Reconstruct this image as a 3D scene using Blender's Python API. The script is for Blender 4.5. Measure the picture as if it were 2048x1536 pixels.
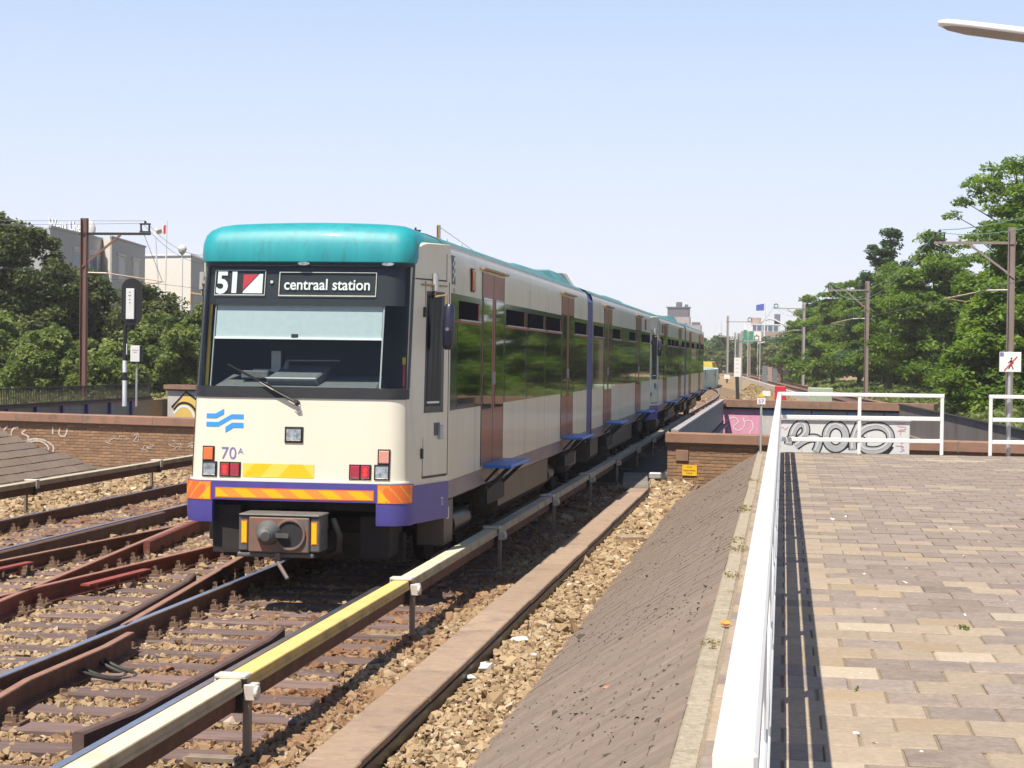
import bpy, bmesh, math, random
import numpy as np
from mathutils import Vector, Matrix
random.seed(7); rng = np.random.default_rng(7)
for o in list(bpy.data.objects): bpy.data.objects.remove(o)
scene = bpy.context.scene
C = scene.collection
R = math.radians

# ------------------------------------------------------------------ camera, sky, sun, exposure
CAM_Z = 2.315
cd = bpy.data.cameras.new('camera'); cam = bpy.data.objects.new('camera', cd); C.objects.link(cam)
cd.sensor_width = 36.0; cd.lens = 3600 / 2048 * 36.0; cd.clip_start = 0.05; cd.clip_end = 9000
ya, pi_, ro = R(8.57), R(0.877), R(0.745)
rt = Vector((math.cos(ya), math.sin(ya), 0))
fw = Vector((-math.sin(ya) * math.cos(pi_), math.cos(ya) * math.cos(pi_), -math.sin(pi_)))
up = rt.cross(fw)
r2 = rt * math.cos(ro) + up * math.sin(ro); u2 = up * math.cos(ro) - rt * math.sin(ro)
mw = Matrix((r2, u2, -fw)).transposed().to_4x4(); mw.translation = (0, 0, CAM_Z)
cam.matrix_world = mw
scene.camera = cam

SUN_DIR = Vector((0.23, 0.47, -1.0)).normalized()      # direction the light travels
elev = math.asin(-SUN_DIR.z); azim = math.atan2(-SUN_DIR.x, -SUN_DIR.y)
world = bpy.data.worlds.new('World'); scene.world = world; world.use_nodes = True
wn = world.node_tree.nodes; wl = world.node_tree.links
bg = wn['Background']
sky = wn.new('ShaderNodeTexSky'); sky.sky_type = 'NISHITA'; sky.sun_disc = False
sky.sun_elevation = elev; sky.sun_rotation = azim
sky.altitude = 0; sky.air_density = 0.6; sky.dust_density = 0.3; sky.ozone_density = 3.0
veil = wn.new('ShaderNodeMix'); veil.data_type = 'RGBA'; veil.inputs[7].default_value = (5.6, 5.8, 6.6, 1)     # summer haze, thick at the horizon and thinning towards the zenith
wtc = wn.new('ShaderNodeTexCoord'); wsx = wn.new('ShaderNodeSeparateXYZ'); wmr = wn.new('ShaderNodeMapRange'); wmr.interpolation_type = 'SMOOTHSTEP'
wmr.inputs[1].default_value = 0.0; wmr.inputs[2].default_value = 0.55; wmr.inputs[3].default_value = 0.92; wmr.inputs[4].default_value = 0.0
wl.new(wtc.outputs['Generated'], wsx.inputs[0]); wl.new(wsx.outputs[2], wmr.inputs[0]); wl.new(wmr.outputs[0], veil.inputs[0])
vcol = wn.new('ShaderNodeMix'); vcol.data_type = 'RGBA'; vcol.inputs[6].default_value = (6.3, 6.2, 6.7, 1); vcol.inputs[7].default_value = (4.9, 6.1, 8.0, 1)
vmr = wn.new('ShaderNodeMapRange'); vmr.inputs[1].default_value = 0.0; vmr.inputs[2].default_value = 0.22
wl.new(wsx.outputs[2], vmr.inputs[0]); wl.new(vmr.outputs[0], vcol.inputs[0]); wl.new(vcol.outputs[2], veil.inputs[7])
wl.new(sky.outputs[0], veil.inputs[6]); wl.new(veil.outputs[2], bg.inputs[0]); bg.inputs[1].default_value = 0.10
sd = bpy.data.lights.new('sun', 'SUN'); sd.energy = 4.8; sd.angle = R(0.53); sd.color = (1.0, 0.93, 0.81)
sun = bpy.data.objects.new('sun', sd); C.objects.link(sun)
sun.rotation_euler = SUN_DIR.to_track_quat('-Z', 'Y').to_euler(); sun.location = (-20, -40, 80)
vs = scene.view_settings
vs.view_transform = 'Standard'; vs.look = 'None'; vs.gamma = 1.0; vs.use_curve_mapping = False
vs.exposure = 0.55
scene.cycles.max_bounces = 6; scene.cycles.volume_bounces = 2; scene.cycles.transparent_max_bounces = 8
scene.cycles.caustics_reflective = False; scene.cycles.caustics_refractive = False

# ------------------------------------------------------------------ materials
def nd(t, k, **kw):
    n = t.nodes.new(k)
    for a, b in kw.items(): setattr(n, a, b)
    return n
MATS = {}
def mat(name, c1, c2=None, scale=6.0, rough=0.6, metal=0.0, bump=0.0, bscale=None, rnd=0.0, dirt=None,
        dscale=0.8, dlo=0.52, dhi=0.72, coord='Object', stretch=None, coat=0.0, spec=0.5, detail=6.0, trans=0.0, emit=None):
    """base colour mixes c1/c2 by noise, optional 'dirt' colour in larger stains, per-object value jitter rnd"""
    m = bpy.data.materials.new(name); m.use_nodes = True; t = m.node_tree
    b = t.nodes['Principled BSDF']
    b.inputs['Roughness'].default_value = rough; b.inputs['Metallic'].default_value = metal
    b.inputs['Specular IOR Level'].default_value = spec
    if coat: b.inputs['Coat Weight'].default_value = coat; b.inputs['Coat Roughness'].default_value = 0.06
    if c2 is None: c2 = c1
    if coord == 'World':
        src = nd(t, 'ShaderNodeNewGeometry').outputs['Position']
    else:
        src = nd(t, 'ShaderNodeTexCoord').outputs[coord]
    if rnd:
        oi = nd(t, 'ShaderNodeObjectInfo')
        ad = nd(t, 'ShaderNodeVectorMath', operation='ADD')
        sc = nd(t, 'ShaderNodeVectorMath', operation='SCALE'); sc.inputs[0].default_value = (37, 91, 53)
        t.links.new(oi.outputs['Random'], sc.inputs['Scale'])
        t.links.new(src, ad.inputs[0]); t.links.new(sc.outputs[0], ad.inputs[1]); src = ad.outputs[0]
    if stretch:
        mp = nd(t, 'ShaderNodeMapping'); mp.inputs['Scale'].default_value = stretch
        t.links.new(src, mp.inputs[0]); src = mp.outputs[0]
    n1 = nd(t, 'ShaderNodeTexNoise'); n1.inputs['Scale'].default_value = scale; n1.inputs['Detail'].default_value = detail
    n1.inputs['Roughness'].default_value = 0.65
    t.links.new(src, n1.inputs['Vector'])
    mr = nd(t, 'ShaderNodeMapRange'); mr.inputs[1].default_value = 0.35; mr.inputs[2].default_value = 0.65
    t.links.new(n1.outputs['Fac'], mr.inputs[0])
    mx = nd(t, 'ShaderNodeMix', data_type='RGBA')
    mx.inputs[6].default_value = (*c1, 1); mx.inputs[7].default_value = (*c2, 1)
    t.links.new(mr.outputs[0], mx.inputs[0]); col = mx.outputs[2]
    if dirt:
        n2 = nd(t, 'ShaderNodeTexNoise'); n2.inputs['Scale'].default_value = dscale; n2.inputs['Detail'].default_value = 8
        n2.inputs['Roughness'].default_value = 0.7
        t.links.new(src, n2.inputs['Vector'])
        m2 = nd(t, 'ShaderNodeMapRange'); m2.inputs[1].default_value = dlo; m2.inputs[2].default_value = dhi
        t.links.new(n2.outputs['Fac'], m2.inputs[0])
        mx2 = nd(t, 'ShaderNodeMix', data_type='RGBA'); mx2.inputs[7].default_value = (*dirt, 1)
        t.links.new(m2.outputs[0], mx2.inputs[0]); t.links.new(col, mx2.inputs[6]); col = mx2.outputs[2]
    if rnd:
        hv = nd(t, 'ShaderNodeHueSaturation')
        m3 = nd(t, 'ShaderNodeMapRange'); m3.inputs[3].default_value = 1 - rnd; m3.inputs[4].default_value = 1 + rnd
        t.links.new(oi.outputs['Random'], m3.inputs[0]); t.links.new(m3.outputs[0], hv.inputs['Value'])
        t.links.new(col, hv.inputs['Color']); col = hv.outputs[0]
    t.links.new(col, b.inputs['Base Color'])
    if bump:
        n3 = nd(t, 'ShaderNodeTexNoise'); n3.inputs['Scale'].default_value = bscale or scale * 4; n3.inputs['Detail'].default_value = 5
        t.links.new(src, n3.inputs['Vector'])
        bp = nd(t, 'ShaderNodeBump'); bp.inputs['Strength'].default_value = bump; bp.inputs['Distance'].default_value = 0.02
        t.links.new(n3.outputs['Fac'], bp.inputs['Height']); t.links.new(bp.outputs[0], b.inputs['Normal'])
    if emit:
        b.inputs['Emission Color'].default_value = (*emit[0], 1); b.inputs['Emission Strength'].default_value = emit[1]
    MATS[name] = m
    return m
def glass(name, tint=(0.75, 0.85, 0.82), refl=0.0, ior=1.52):
    m = bpy.data.materials.new(name); m.use_nodes = True; t = m.node_tree
    out = t.nodes['Material Output']; t.nodes.remove(t.nodes['Principled BSDF'])
    tr = nd(t, 'ShaderNodeBsdfTransparent'); tr.inputs[0].default_value = (*tint, 1)
    gl = nd(t, 'ShaderNodeBsdfGlossy'); gl.inputs['Roughness'].default_value = 0.02
    fr = nd(t, 'ShaderNodeLayerWeight'); pw = nd(t, 'ShaderNodeMath', operation='POWER'); pw.inputs[1].default_value = 5     # Schlick, the same from both sides
    f0 = ((ior - 1) / (ior + 1)) ** 2
    ad = nd(t, 'ShaderNodeMath', operation='MULTIPLY_ADD'); ad.inputs[1].default_value = 1 - f0; ad.inputs[2].default_value = f0 + refl
    t.links.new(fr.outputs['Facing'], pw.inputs[0]); fr = pw
    mx = nd(t, 'ShaderNodeMixShader')
    t.links.new(fr.outputs[0], ad.inputs[0]); t.links.new(ad.outputs[0], mx.inputs[0])
    t.links.new(tr.outputs[0], mx.inputs[1]); t.links.new(gl.outputs[0], mx.inputs[2]); t.links.new(mx.outputs[0], out.inputs[0])
    MATS[name] = m; return m
def leafmat(name, c1, c2, transl=0.35):
    m = bpy.data.materials.new(name); m.use_nodes = True; t = m.node_tree
    out = t.nodes['Material Output']; t.nodes.remove(t.nodes['Principled BSDF'])
    at = nd(t, 'ShaderNodeAttribute', attribute_name='tint')
    mx = nd(t, 'ShaderNodeMix', data_type='RGBA'); mx.inputs[6].default_value = (*c1, 1); mx.inputs[7].default_value = (*c2, 1)
    t.links.new(at.outputs['Fac'], mx.inputs[0])
    pb = nd(t, 'ShaderNodeBsdfPrincipled'); pb.inputs['Roughness'].default_value = 0.55; pb.inputs['Specular IOR Level'].default_value = 0.3
    tl = nd(t, 'ShaderNodeBsdfTranslucent')
    br = nd(t, 'ShaderNodeHueSaturation'); br.inputs['Saturation'].default_value = 1.15; br.inputs['Value'].default_value = 1.5
    t.links.new(mx.outputs[2], br.inputs['Color']); t.links.new(br.outputs[0], tl.inputs[0])
    t.links.new(mx.outputs[2], pb.inputs['Base Color'])
    ms = nd(t, 'ShaderNodeMixShader'); ms.inputs[0].default_value = transl
    t.links.new(pb.outputs[0], ms.inputs[1]); t.links.new(tl.outputs[0], ms.inputs[2]); t.links.new(ms.outputs[0], out.inputs[0])
    MATS[name] = m; return m

# train
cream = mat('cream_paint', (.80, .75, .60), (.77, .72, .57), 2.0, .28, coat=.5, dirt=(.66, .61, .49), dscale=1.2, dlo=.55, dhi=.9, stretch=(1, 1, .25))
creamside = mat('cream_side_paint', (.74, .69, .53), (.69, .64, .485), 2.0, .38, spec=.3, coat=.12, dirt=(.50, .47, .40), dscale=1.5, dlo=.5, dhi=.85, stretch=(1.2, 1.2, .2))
teal = mat('teal_paint', (.012, .27, .31), (.018, .32, .35), 3, .5, coat=.05, dirt=(.03, .15, .16), dscale=5, dlo=.52, dhi=.8, stretch=(2, 2, .3))
tealroof = mat('teal_roof_paint', (.06, .20, .22), (.08, .25, .27), 2, .6, dirt=(.16, .2, .2), dscale=1.0, dlo=.45, dhi=.75)
purple = mat('purple_paint', (.075, .065, .30), (.085, .075, .32), 4, .4, coat=.2, dirt=(.07, .06, .17), dscale=3, dlo=.55, dhi=.8)
purpledull = mat('dusty_purple_paint', (.19, .17, .22), (.24, .20, .21), 2, .4, spec=.3, coat=.12, dirt=(.16, .11, .09), dscale=1.5, dlo=.5, dhi=.75)
bluepaint = mat('blue_step_paint', (.02, .15, .55), (.02, .18, .60), 8, .4)
seamm = mat('panel_seam', (.34, .31, .25), None, 1, .7)
cabpane = mat('cab_side_glass', (.008, .009, .011), None, 1, .15, spec=.12)
artblue = mat('blue_gangway_paint', (.03, .03, .16), (.04, .04, .28), 4, .45)
doorred = mat('door_red_paint', (.27, .075, .05), (.31, .09, .06), 3, .36, spec=.3, coat=.12, dirt=(.2, .08, .06), dscale=2)
darkglass = mat('dark_tinted_glass', (.008, .014, .011), None, 1, .03, spec=.7, coat=.25)
bandglass = mat('window_band_glass', (.035, .05, .045), None, 1, .08, spec=.6, coat=.2)
ventdark = mat('open_vent_black', (.008, .008, .012), None, 1, .9, spec=0.05)
ventred = mat('vent_red_frame', (.35, .03, .025), None, 1, .4)
fadedwhite = mat('faded_white_spray', (.62, .58, .54), (.40, .31, .24), 16, .9, coord='World')
rubber = mat('black_rubber', (.014, .014, .015), (.02, .02, .02), 8, .45)
blackp = mat('black_panel', (.012, .013, .016), None, 1, .35)
screen = glass('windscreen_glass', (.90, .96, .95), 0.0, 1.45)
blindm = mat('blind_fabric', (.40, .475, .50), (.44, .51, .53), 14, .8)
cabgrey = mat('cab_grey', (.10, .105, .11), (.13, .135, .14), 20, .7)
cabdark = mat('cab_dark', (.025, .026, .028), None, 1, .8)
signblk = mat('sign_black', (.012, .012, .014), None, 1, .5)
white = mat('white_print', (.78, .79, .78), None, 1, .5)
redprint = mat('red_print', (.55, .03, .05), None, 1, .5)
logoblue = mat('logo_blue', (.05, .32, .86), None, 1, .4)
numblue = mat('number_violet', (.20, .19, .42), None, 1, .5)
refyellow = mat('reflective_yellow', (.85, .55, .01), (.80, .50, .01), 40, .35)
reflight = mat('reflective_light_yellow', (.88, .62, .09), None, 40, .35)
reforange = mat('reflective_orange', (.88, .34, .06), (.84, .31, .05), 40, .35)
refred = mat('reflective_red_edge', (.85, .17, .04), None, 1, .4)
lampclear = mat('headlamp_lens', (.62, .64, .62), (.25, .26, .25), 22, .08, metal=.8)
lampred = mat('tail_lamp_red', (.32, .012, .03), (.40, .02, .04), 30, .2, coat=.6)
lampredon = mat('tail_lamp_lit', (.7, .02, .02), None, 1, .3, emit=((1, .04, .03), .9))
lamporange = mat('indicator_orange', (.75, .14, .02), (.8, .18, .03), 30, .25, coat=.6)
lamppink = mat('indicator_faded', (.62, .26, .19), (.68, .32, .25), 40, .3, coat=.6)
steeldark = mat('dark_underframe', (.016, .014, .013), (.03, .026, .023), 6, .75, dirt=(.06, .045, .035), dscale=2)
skirtmet = mat('brown_skirt_metal', (.085, .065, .05), (.11, .085, .065), 3, .45, dirt=(.05, .04, .035), dscale=1.2, stretch=(1, 1, .4))
coupler = mat('coupler_rust', (.28, .13, .08), (.22, .12, .085), 5, .65, dirt=(.14, .12, .11), dscale=4, dlo=.45, dhi=.6)
couplergrey = mat('coupler_grey', (.085, .085, .085), (.13, .125, .12), 6, .6)
galv = mat('galvanised_steel', (.42, .43, .43), (.5, .5, .49), 8, .45, metal=.3)
mirrorblue = mat('mirror_housing', (.02, .022, .045), (.03, .03, .06), 4, .35)
brass = mat('rusty_bracket', (.42, .30, .15), (.3, .2, .1), 20, .5)
# tracks
railside = mat('rail_rust', (.10, .045, .03), (.16, .075, .045), 9, .8, bump=.3, dirt=(.06, .035, .03), dscale=2.5, coord='World')
railred = mat('rail_red_rust', (.22, .05, .035), (.16, .05, .035), 5, .75, bump=.3, dirt=(.09, .04, .03), dscale=2, coord='World')
railtop = mat('rail_polished_top', (.42, .46, .56), (.30, .32, .38), 3, .28, metal=.85, coord='World')
railtoprust = mat('rail_top_brown', (.26, .13, .085), (.33, .18, .12), 6, .6, coord='World')
checkm = mat('check_rail_brown', (.10, .06, .05), (.14, .085, .07), 6, .75, bump=.2, coord='World')
redpaint = mat('red_marker_paint', (.34, .065, .045), (.24, .05, .04), 12, .6)
timber = mat('sleeper_timber', (.13, .085, .078), (.21, .14, .12), 3, .85, bump=.6, bscale=12, rnd=.22, dirt=(.075, .045, .04), dscale=1.4, stretch=(.35, 3.5, 1))
chairm = mat('fastener_rust', (.13, .075, .05), (.19, .12, .08), 14, .85, bump=.2)
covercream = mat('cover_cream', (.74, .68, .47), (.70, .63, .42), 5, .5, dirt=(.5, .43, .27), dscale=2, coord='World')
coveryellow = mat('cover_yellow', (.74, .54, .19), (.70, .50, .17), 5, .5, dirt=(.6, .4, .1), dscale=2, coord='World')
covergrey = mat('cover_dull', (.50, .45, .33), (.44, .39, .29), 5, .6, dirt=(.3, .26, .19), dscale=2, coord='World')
coverside = mat('cover_shaded_side', (.44, .38, .25), (.34, .28, .18), 4, .6, dirt=(.2, .16, .1), dscale=2, coord='World')  # cover sides painted darker than the top to imitate shade, stains over it
coverside_y = mat('cover_shaded_yellow_side', (.55, .40, .12), (.44, .31, .1), 4, .6, dirt=(.25, .19, .09), dscale=2, coord='World')  # the same painted-in shade for the sides of the yellow stretch
bracketm = mat('bracket_brown', (.20, .15, .11), (.27, .21, .16), 8, .6)
clampm = mat('clamp_pale', (.66, .60, .55), (.55, .48, .42), 9, .6)
cable = mat('black_cable', (.045, .042, .038), None, 1, .6)
# ground
ballastbase = mat('ballast_base', (.16, .10, .06), (.24, .165, .10), 18, .95, bump=.8, bscale=40, coord='World')
earth = mat('dry_earth', (.33, .22, .125), (.26, .17, .09), .4, .95, bump=.4, bscale=4, dirt=(.24, .20, .09), dscale=.15, dlo=.5, dhi=.65, coord='World')
farland = mat('rough_grassland', (.12, .12, .04), (.08, .10, .03), .05, .95, dirt=(.2, .17, .08), dscale=.02, coord='World')
streetm = mat('street_asphalt', (.05, .05, .05), (.06, .06, .06), 3, .9, coord='World')
troughm = mat('trough_concrete', (.37, .265, .185), (.31, .22, .155), 14, .9, bump=.35, bscale=60, rnd=.10, dirt=(.20, .15, .12), dscale=2.5)
troughold = mat('trough_grey_slab', (.22, .20, .17), (.17, .155, .13), 10, .9, bump=.3, bscale=60, rnd=.12)
kerbm = mat('kerb_concrete', (.42, .36, .27), (.30, .25, .19), 25, .95, bump=.7, bscale=60, dirt=(.22, .19, .12), dscale=5, coord='World')
tileT = [mat('tile_tan', (.385, .305, .222), (.30, .235, .172), 30, .85, bump=.25, bscale=70, rnd=.10, dirt=(.30, .24, .18), dscale=5, dlo=.48, dhi=.66),
         mat('tile_brown', (.30, .236, .188), (.215, .168, .138), 30, .85, bump=.25, bscale=70, rnd=.13, dirt=(.20, .155, .13), dscale=5, dlo=.48, dhi=.66),
         mat('tile_cream', (.46, .385, .285), (.37, .305, .23), 30, .85, bump=.25, bscale=70, rnd=.08, dirt=(.42, .34, .25), dscale=5, dlo=.48, dhi=.66),
         mat('tile_grey', (.32, .255, .21), (.235, .186, .158), 30, .85, bump=.25, bscale=70, rnd=.12, dirt=(.22, .18, .155), dscale=5, dlo=.48, dhi=.66),
         mat('tile_ochre', (.375, .285, .195), (.30, .23, .16), 30, .85, bump=.25, bscale=70, rnd=.10, dirt=(.32, .24, .15), dscale=5, dlo=.48, dhi=.66)]
jointm = mat('sandy_joint', (.30, .24, .17), (.22, .175, .12), 30, .95, coord='World')
slopem = mat('slope_tile_brown', (.245, .184, .142), (.195, .148, .117), 10, .9, bump=.5, bscale=50, rnd=.10, dirt=(.34, .30, .265), dscale=2.2, dlo=.6, dhi=.78, coord='World', stretch=(.7, 3.2, .7))
mossm = mat('dark_mossy_joint', (.05, .042, .03), (.08, .06, .045), 12, .95, coord='World')
brickm = mat('orange_brown_brick', (.32, .19, .105), (.26, .15, .085), 7, .9, bump=.3, rnd=.2)
brickj = mat('mortar', (.24, .21, .17), (.19, .165, .135), 20, .95)
copingm = mat('sandstone_coping', (.30, .17, .115), (.25, .145, .10), 4, .85, bump=.2, rnd=.06, dirt=(.16, .11, .085), dscale=2)
whitepaint = mat('white_paint', (.80, .80, .79), (.77, .77, .765), 3, .38, coat=.2)
whiteboard = mat('white_board', (.80, .79, .76), (.76, .75, .72), 3, .6)
yellowsign = mat('yellow_sign', (.82, .50, .02), (.78, .46, .02), 6, .5)
blackprint = mat('black_print', (.02, .02, .02), None, 1, .6)
greyspray = mat('grey_spray', (.52, .53, .54), (.44, .45, .46), 6, .7)
pinkspray = mat('pink_spray', (.72, .28, .42), (.75, .36, .48), 4, .75)
lightblue = mat('lightblue_spray', (.25, .48, .74), (.42, .55, .68), 4, .75)
palegrey = mat('pale_spray', (.50, .46, .43), (.58, .55, .52), 5, .8)
yellowspray = mat('yellow_spray', (.75, .50, .10), (.72, .52, .18), 5, .75)
girderm = mat('girder_grey', (.15, .16, .18), (.19, .20, .22), 3, .6, dirt=(.15, .12, .10), dscale=1.2)
girderbrown = mat('girder_brown', (.20, .17, .155), (.25, .215, .195), 2, .7, dirt=(.07, .055, .05), dscale=1, stretch=(1, 1, .3))
girdercap = mat('girder_top_rust', (.40, .39, .40), (.30, .27, .26), 4, .6)
ironblack = mat('black_iron', (.018, .018, .016), (.03, .028, .022), 6, .7)
mastbrown = mat('mast_brown', (.15, .075, .06), (.20, .105, .085), 2, .65, dirt=(.09, .06, .055), dscale=1.5, stretch=(1, 1, .2))
mastwood = mat('mast_greybrown', (.24, .18, .155), (.31, .25, .22), 2, .7, stretch=(1, 1, .2))
mastgrey = mat('mast_grey', (.33, .31, .29), (.40, .38, .36), 2, .6, stretch=(1, 1, .2))
wirem = mat('copper_wire', (.22, .42, .33), (.18, .33, .27), 4, .6)
wiredark = mat('dark_wire', (.12, .12, .14), None, 4, .6)
signalblk = mat('signal_black', (.012, .012, .014), None, 1, .5)
redbox = mat('red_box', (.62, .03, .06), (.55, .03, .05), 4, .5)
greenbox = mat('pale_green_box', (.30, .38, .28), (.36, .43, .33), 5, .6)
concretew = mat('pale_concrete', (.58, .53, .47), (.50, .45, .40), 3, .85, dirt=(.40, .34, .29), dscale=.8, coord='World')
mintwall = mat('mint_painted_wall', (.55, .80, .78), (.72, .85, .82), .8, .8, coord='World', dirt=(.12, .30, .33), dscale=.5, dlo=.56, dhi=.62)
facadegrey = mat('facade_shaded_brick', (.43, .43, .43), (.39, .39, .39), 6, .85)  # shade of the walls turned from the sun is put into this grey
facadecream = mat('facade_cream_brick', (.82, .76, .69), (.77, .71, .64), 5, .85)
windowblue = mat('window_blue_glass', (.10, .16, .27), (.07, .11, .2), .6, .3, spec=.3)
towerpink = mat('tower_pinkish', (.42, .34, .34), (.38, .31, .32), .3, .85)
towerdark = mat('tower_dark_cap', (.12, .11, .15), None, 1, .7)
palefac = mat('pale_facade', (.66, .63, .60), (.60, .57, .55), .3, .8)
brownband = mat('brown_cornice', (.36, .26, .22), None, 1, .8)
blueflag = mat('blue_flag', (.05, .09, .45), None, 1, .8)
fabricwhite = mat('white_flag', (.78, .76, .74), None, 1, .8)
papers = mat('white_paper', (.80, .80, .80), (.74, .74, .74), 30, .8)
bark = mat('bark', (.10, .08, .065), (.15, .125, .10), 3, .9, stretch=(1, 1, .2))
leafdark = leafmat('maple_leaf', (.036, .055, .015), (.15, .175, .05), .3)
leafbush = leafmat('bush_leaf', (.08, .12, .028), (.26, .31, .095), .42)
leafacacia = leafmat('acacia_leaf', (.06, .12, .016), (.23, .33, .06), .45)
leafcool = leafmat('blue_green_leaf', (.035, .085, .03), (.12, .19, .075), .35)
leafolive = leafmat('olive_leaf', (.07, .10, .028), (.17, .20, .07), .35)
drygrass = leafmat('dry_grass_blade', (.26, .20, .08), (.36, .30, .14), .2)
grassm = leafmat('weed_leaf', (.10, .13, .03), (.24, .26, .08), .3)
flowerm = mat('yellow_flowers', (.55, .36, .02), (.35, .28, .03), .6, .9, coord='World')

# ------------------------------------------------------------------ mesh builder
class MB:
    def __init__(s): s.v = []; s.f = []; s.m = []
    def add(s, vs, fs, mi=0):
        n = len(s.v); s.v += [tuple(p) for p in vs]; s.f += [tuple(i + n for i in f) for f in fs]; s.m += [mi] * len(fs); return s
    def box(s, x0, x1, y0, y1, z0, z1, mi=0):
        return s.add([(x0, y0, z0), (x1, y0, z0), (x1, y1, z0), (x0, y1, z0), (x0, y0, z1), (x1, y0, z1), (x1, y1, z1), (x0, y1, z1)],
                     [(0, 3, 2, 1), (4, 5, 6, 7), (0, 1, 5, 4), (1, 2, 6, 5), (2, 3, 7, 6), (3, 0, 4, 7)], mi)
    def hexa(s, p, mi=0):      # 8 points ordered as in box
        return s.add(p, [(0, 3, 2, 1), (4, 5, 6, 7), (0, 1, 5, 4), (1, 2, 6, 5), (2, 3, 7, 6), (3, 0, 4, 7)], mi)
    def bar(s, a, b, w, h, mi=0, upv=(0, 0, 1)):    # square bar from a to b
        a = Vector(a); b = Vector(b); d = (b - a).normalized(); u = Vector(upv)
        if abs(d.dot(u)) > .98: u = Vector((0, 1, 0))
        x = d.cross(u).normalized(); y = x.cross(d).normalized()
        x *= w / 2; y *= h / 2
        return s.hexa([a - x - y, a + x - y, b + x - y, b - x - y, a - x + y, a + x + y, b + x + y, b - x + y], mi)
    def tube(s, a, b, r0, r1=None, n=8, mi=0):
        return s.path([a, b], [r0, r0 if r1 is None else r1], n, mi)
    def path(s, pts, r, n=6, mi=0):
        pts = [Vector(p) for p in pts]
        if not hasattr(r, '__len__'): r = [r] * len(pts)
        rings = []; px = None
        for i, p in enumerate(pts):
            d = (pts[min(i + 1, len(pts) - 1)] - pts[max(i - 1, 0)]).normalized()
            if px is None:
                px = d.cross(Vector((0, 0, 1)) if abs(d.z) < .9 else Vector((0, 1, 0))).normalized()
            px = (px - d * px.dot(d)).normalized(); py = d.cross(px)
            rings.append([p + (px * math.cos(2 * math.pi * k / n) + py * math.sin(2 * math.pi * k / n)) * r[i] for k in range(n)])
        return s.loft(rings, True, True, mi)
    def loft(s, rings, closed=False, cap=False, mi=0):
        n = len(rings[0]); vs = [p for r in rings for p in r]; fs = []
        for i in range(len(rings) - 1):
            for k in range(n if closed else n - 1):
                k2 = (k + 1) % n
                fs.append((i * n + k, i * n + k2, (i + 1) * n + k2, (i + 1) * n + k))
        if cap: fs.append(tuple(range(n - 1, -1, -1))); fs.append(tuple((len(rings) - 1) * n + k for k in range(n)))
        return s.add(vs, fs, mi)
    def prism(s, pts, d, mi=0):     # polygon pts extruded by vector d
        d = Vector(d); n = len(pts); a = [Vector(p) for p in pts]; b = [p + d for p in a]
        return s.add(a + b, [tuple(range(n - 1, -1, -1)), tuple(range(n, 2 * n))] + [(i, (i + 1) % n, n + (i + 1) % n, n + i) for i in range(n)], mi)
    def disc(s, c, ax, r, th, n=16, mi=0):
        c = Vector(c); ax = Vector(ax).normalized(); return s.tube(c, c + ax * th, r, r, n, mi)
    def mesh(s, name, mats, smooth=None, bevel=0.0, fix=True):
        me = bpy.data.meshes.new(name); me.from_pydata(s.v, [], s.f)
        if not isinstance(mats, (list, tuple)): mats = [mats]
        for m in mats: me.materials.append(m)
        if len(mats) > 1: me.polygons.foreach_set('material_index', s.m)
        if bevel or fix:
            bm = bmesh.new(); bm.from_mesh(me)
            if fix: bmesh.ops.recalc_face_normals(bm, faces=bm.faces)
            if bevel:
                ed = [e for e in bm.edges if len(e.link_faces) == 2 and e.calc_face_angle(0) > .5]
                bmesh.ops.bevel(bm, geom=ed, offset=bevel, segments=1, affect='EDGES', clamp_overlap=True)
            bm.to_mesh(me); bm.free()
        if smooth is not None:
            me.polygons.foreach_set('use_smooth', [True] * len(me.polygons)); me.set_sharp_from_angle(angle=R(smooth))
        me.update(); return me
    def build(s, name, mats, parent=None, smooth=None, bevel=0.0, loc=None, fix=True):
        return link(s.mesh(name, mats, smooth, bevel, fix), name, parent, loc)
def link(me, name, parent=None, loc=None, rot=None):
    o = bpy.data.objects.new(name, me); C.objects.link(o)
    if parent: o.parent = parent
    if loc is not None: o.location = loc
    if rot is not None: o.rotation_euler = rot
    return o
def tag(o, label=None, cat=None, group=None, kind=None):
    if label: o['label'] = label
    if cat: o['category'] = cat
    if group: o['group'] = group
    if kind: o['kind'] = kind
    return o
def thing(name, label, cat, loc=(0, 0, 0), rz=0, group=None):
    o = bpy.data.objects.new(name, None); C.objects.link(o); o.location = loc; o.rotation_euler = (0, 0, rz)
    o.empty_display_size = .2
    return tag(o, label, cat, group)
def copy_tree(o, parent=None):
    c = o.copy(); C.objects.link(c)
    if parent: c.parent = parent
    for ch in [x for x in bpy.data.objects if x.parent == o]: copy_tree(ch, c)
    return c
def text_mesh(s, size, bold=0.0, shear=0.0, spacing=1.0):
    cu = bpy.data.curves.new('lettering', 'FONT'); cu.body = s; cu.size = size; cu.offset = bold; cu.space_character = spacing
    cu.resolution_u = 3; cu.shear = shear
    to = bpy.data.objects.new('lettering', cu); C.objects.link(to)
    bpy.context.view_layer.update()
    me = bpy.data.meshes.new_from_object(to.evaluated_get(bpy.context.evaluated_depsgraph_get()))
    vs = [v.co.copy() for v in me.vertices]; fs = [tuple(p.vertices) for p in me.polygons]
    C.objects.unlink(to); bpy.data.objects.remove(to); bpy.data.curves.remove(cu); bpy.data.meshes.remove(me)
    x0 = min(v.x for v in vs); x1 = max(v.x for v in vs)
    return [(v.x - x0, v.y) for v in vs], fs, x1 - x0
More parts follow.
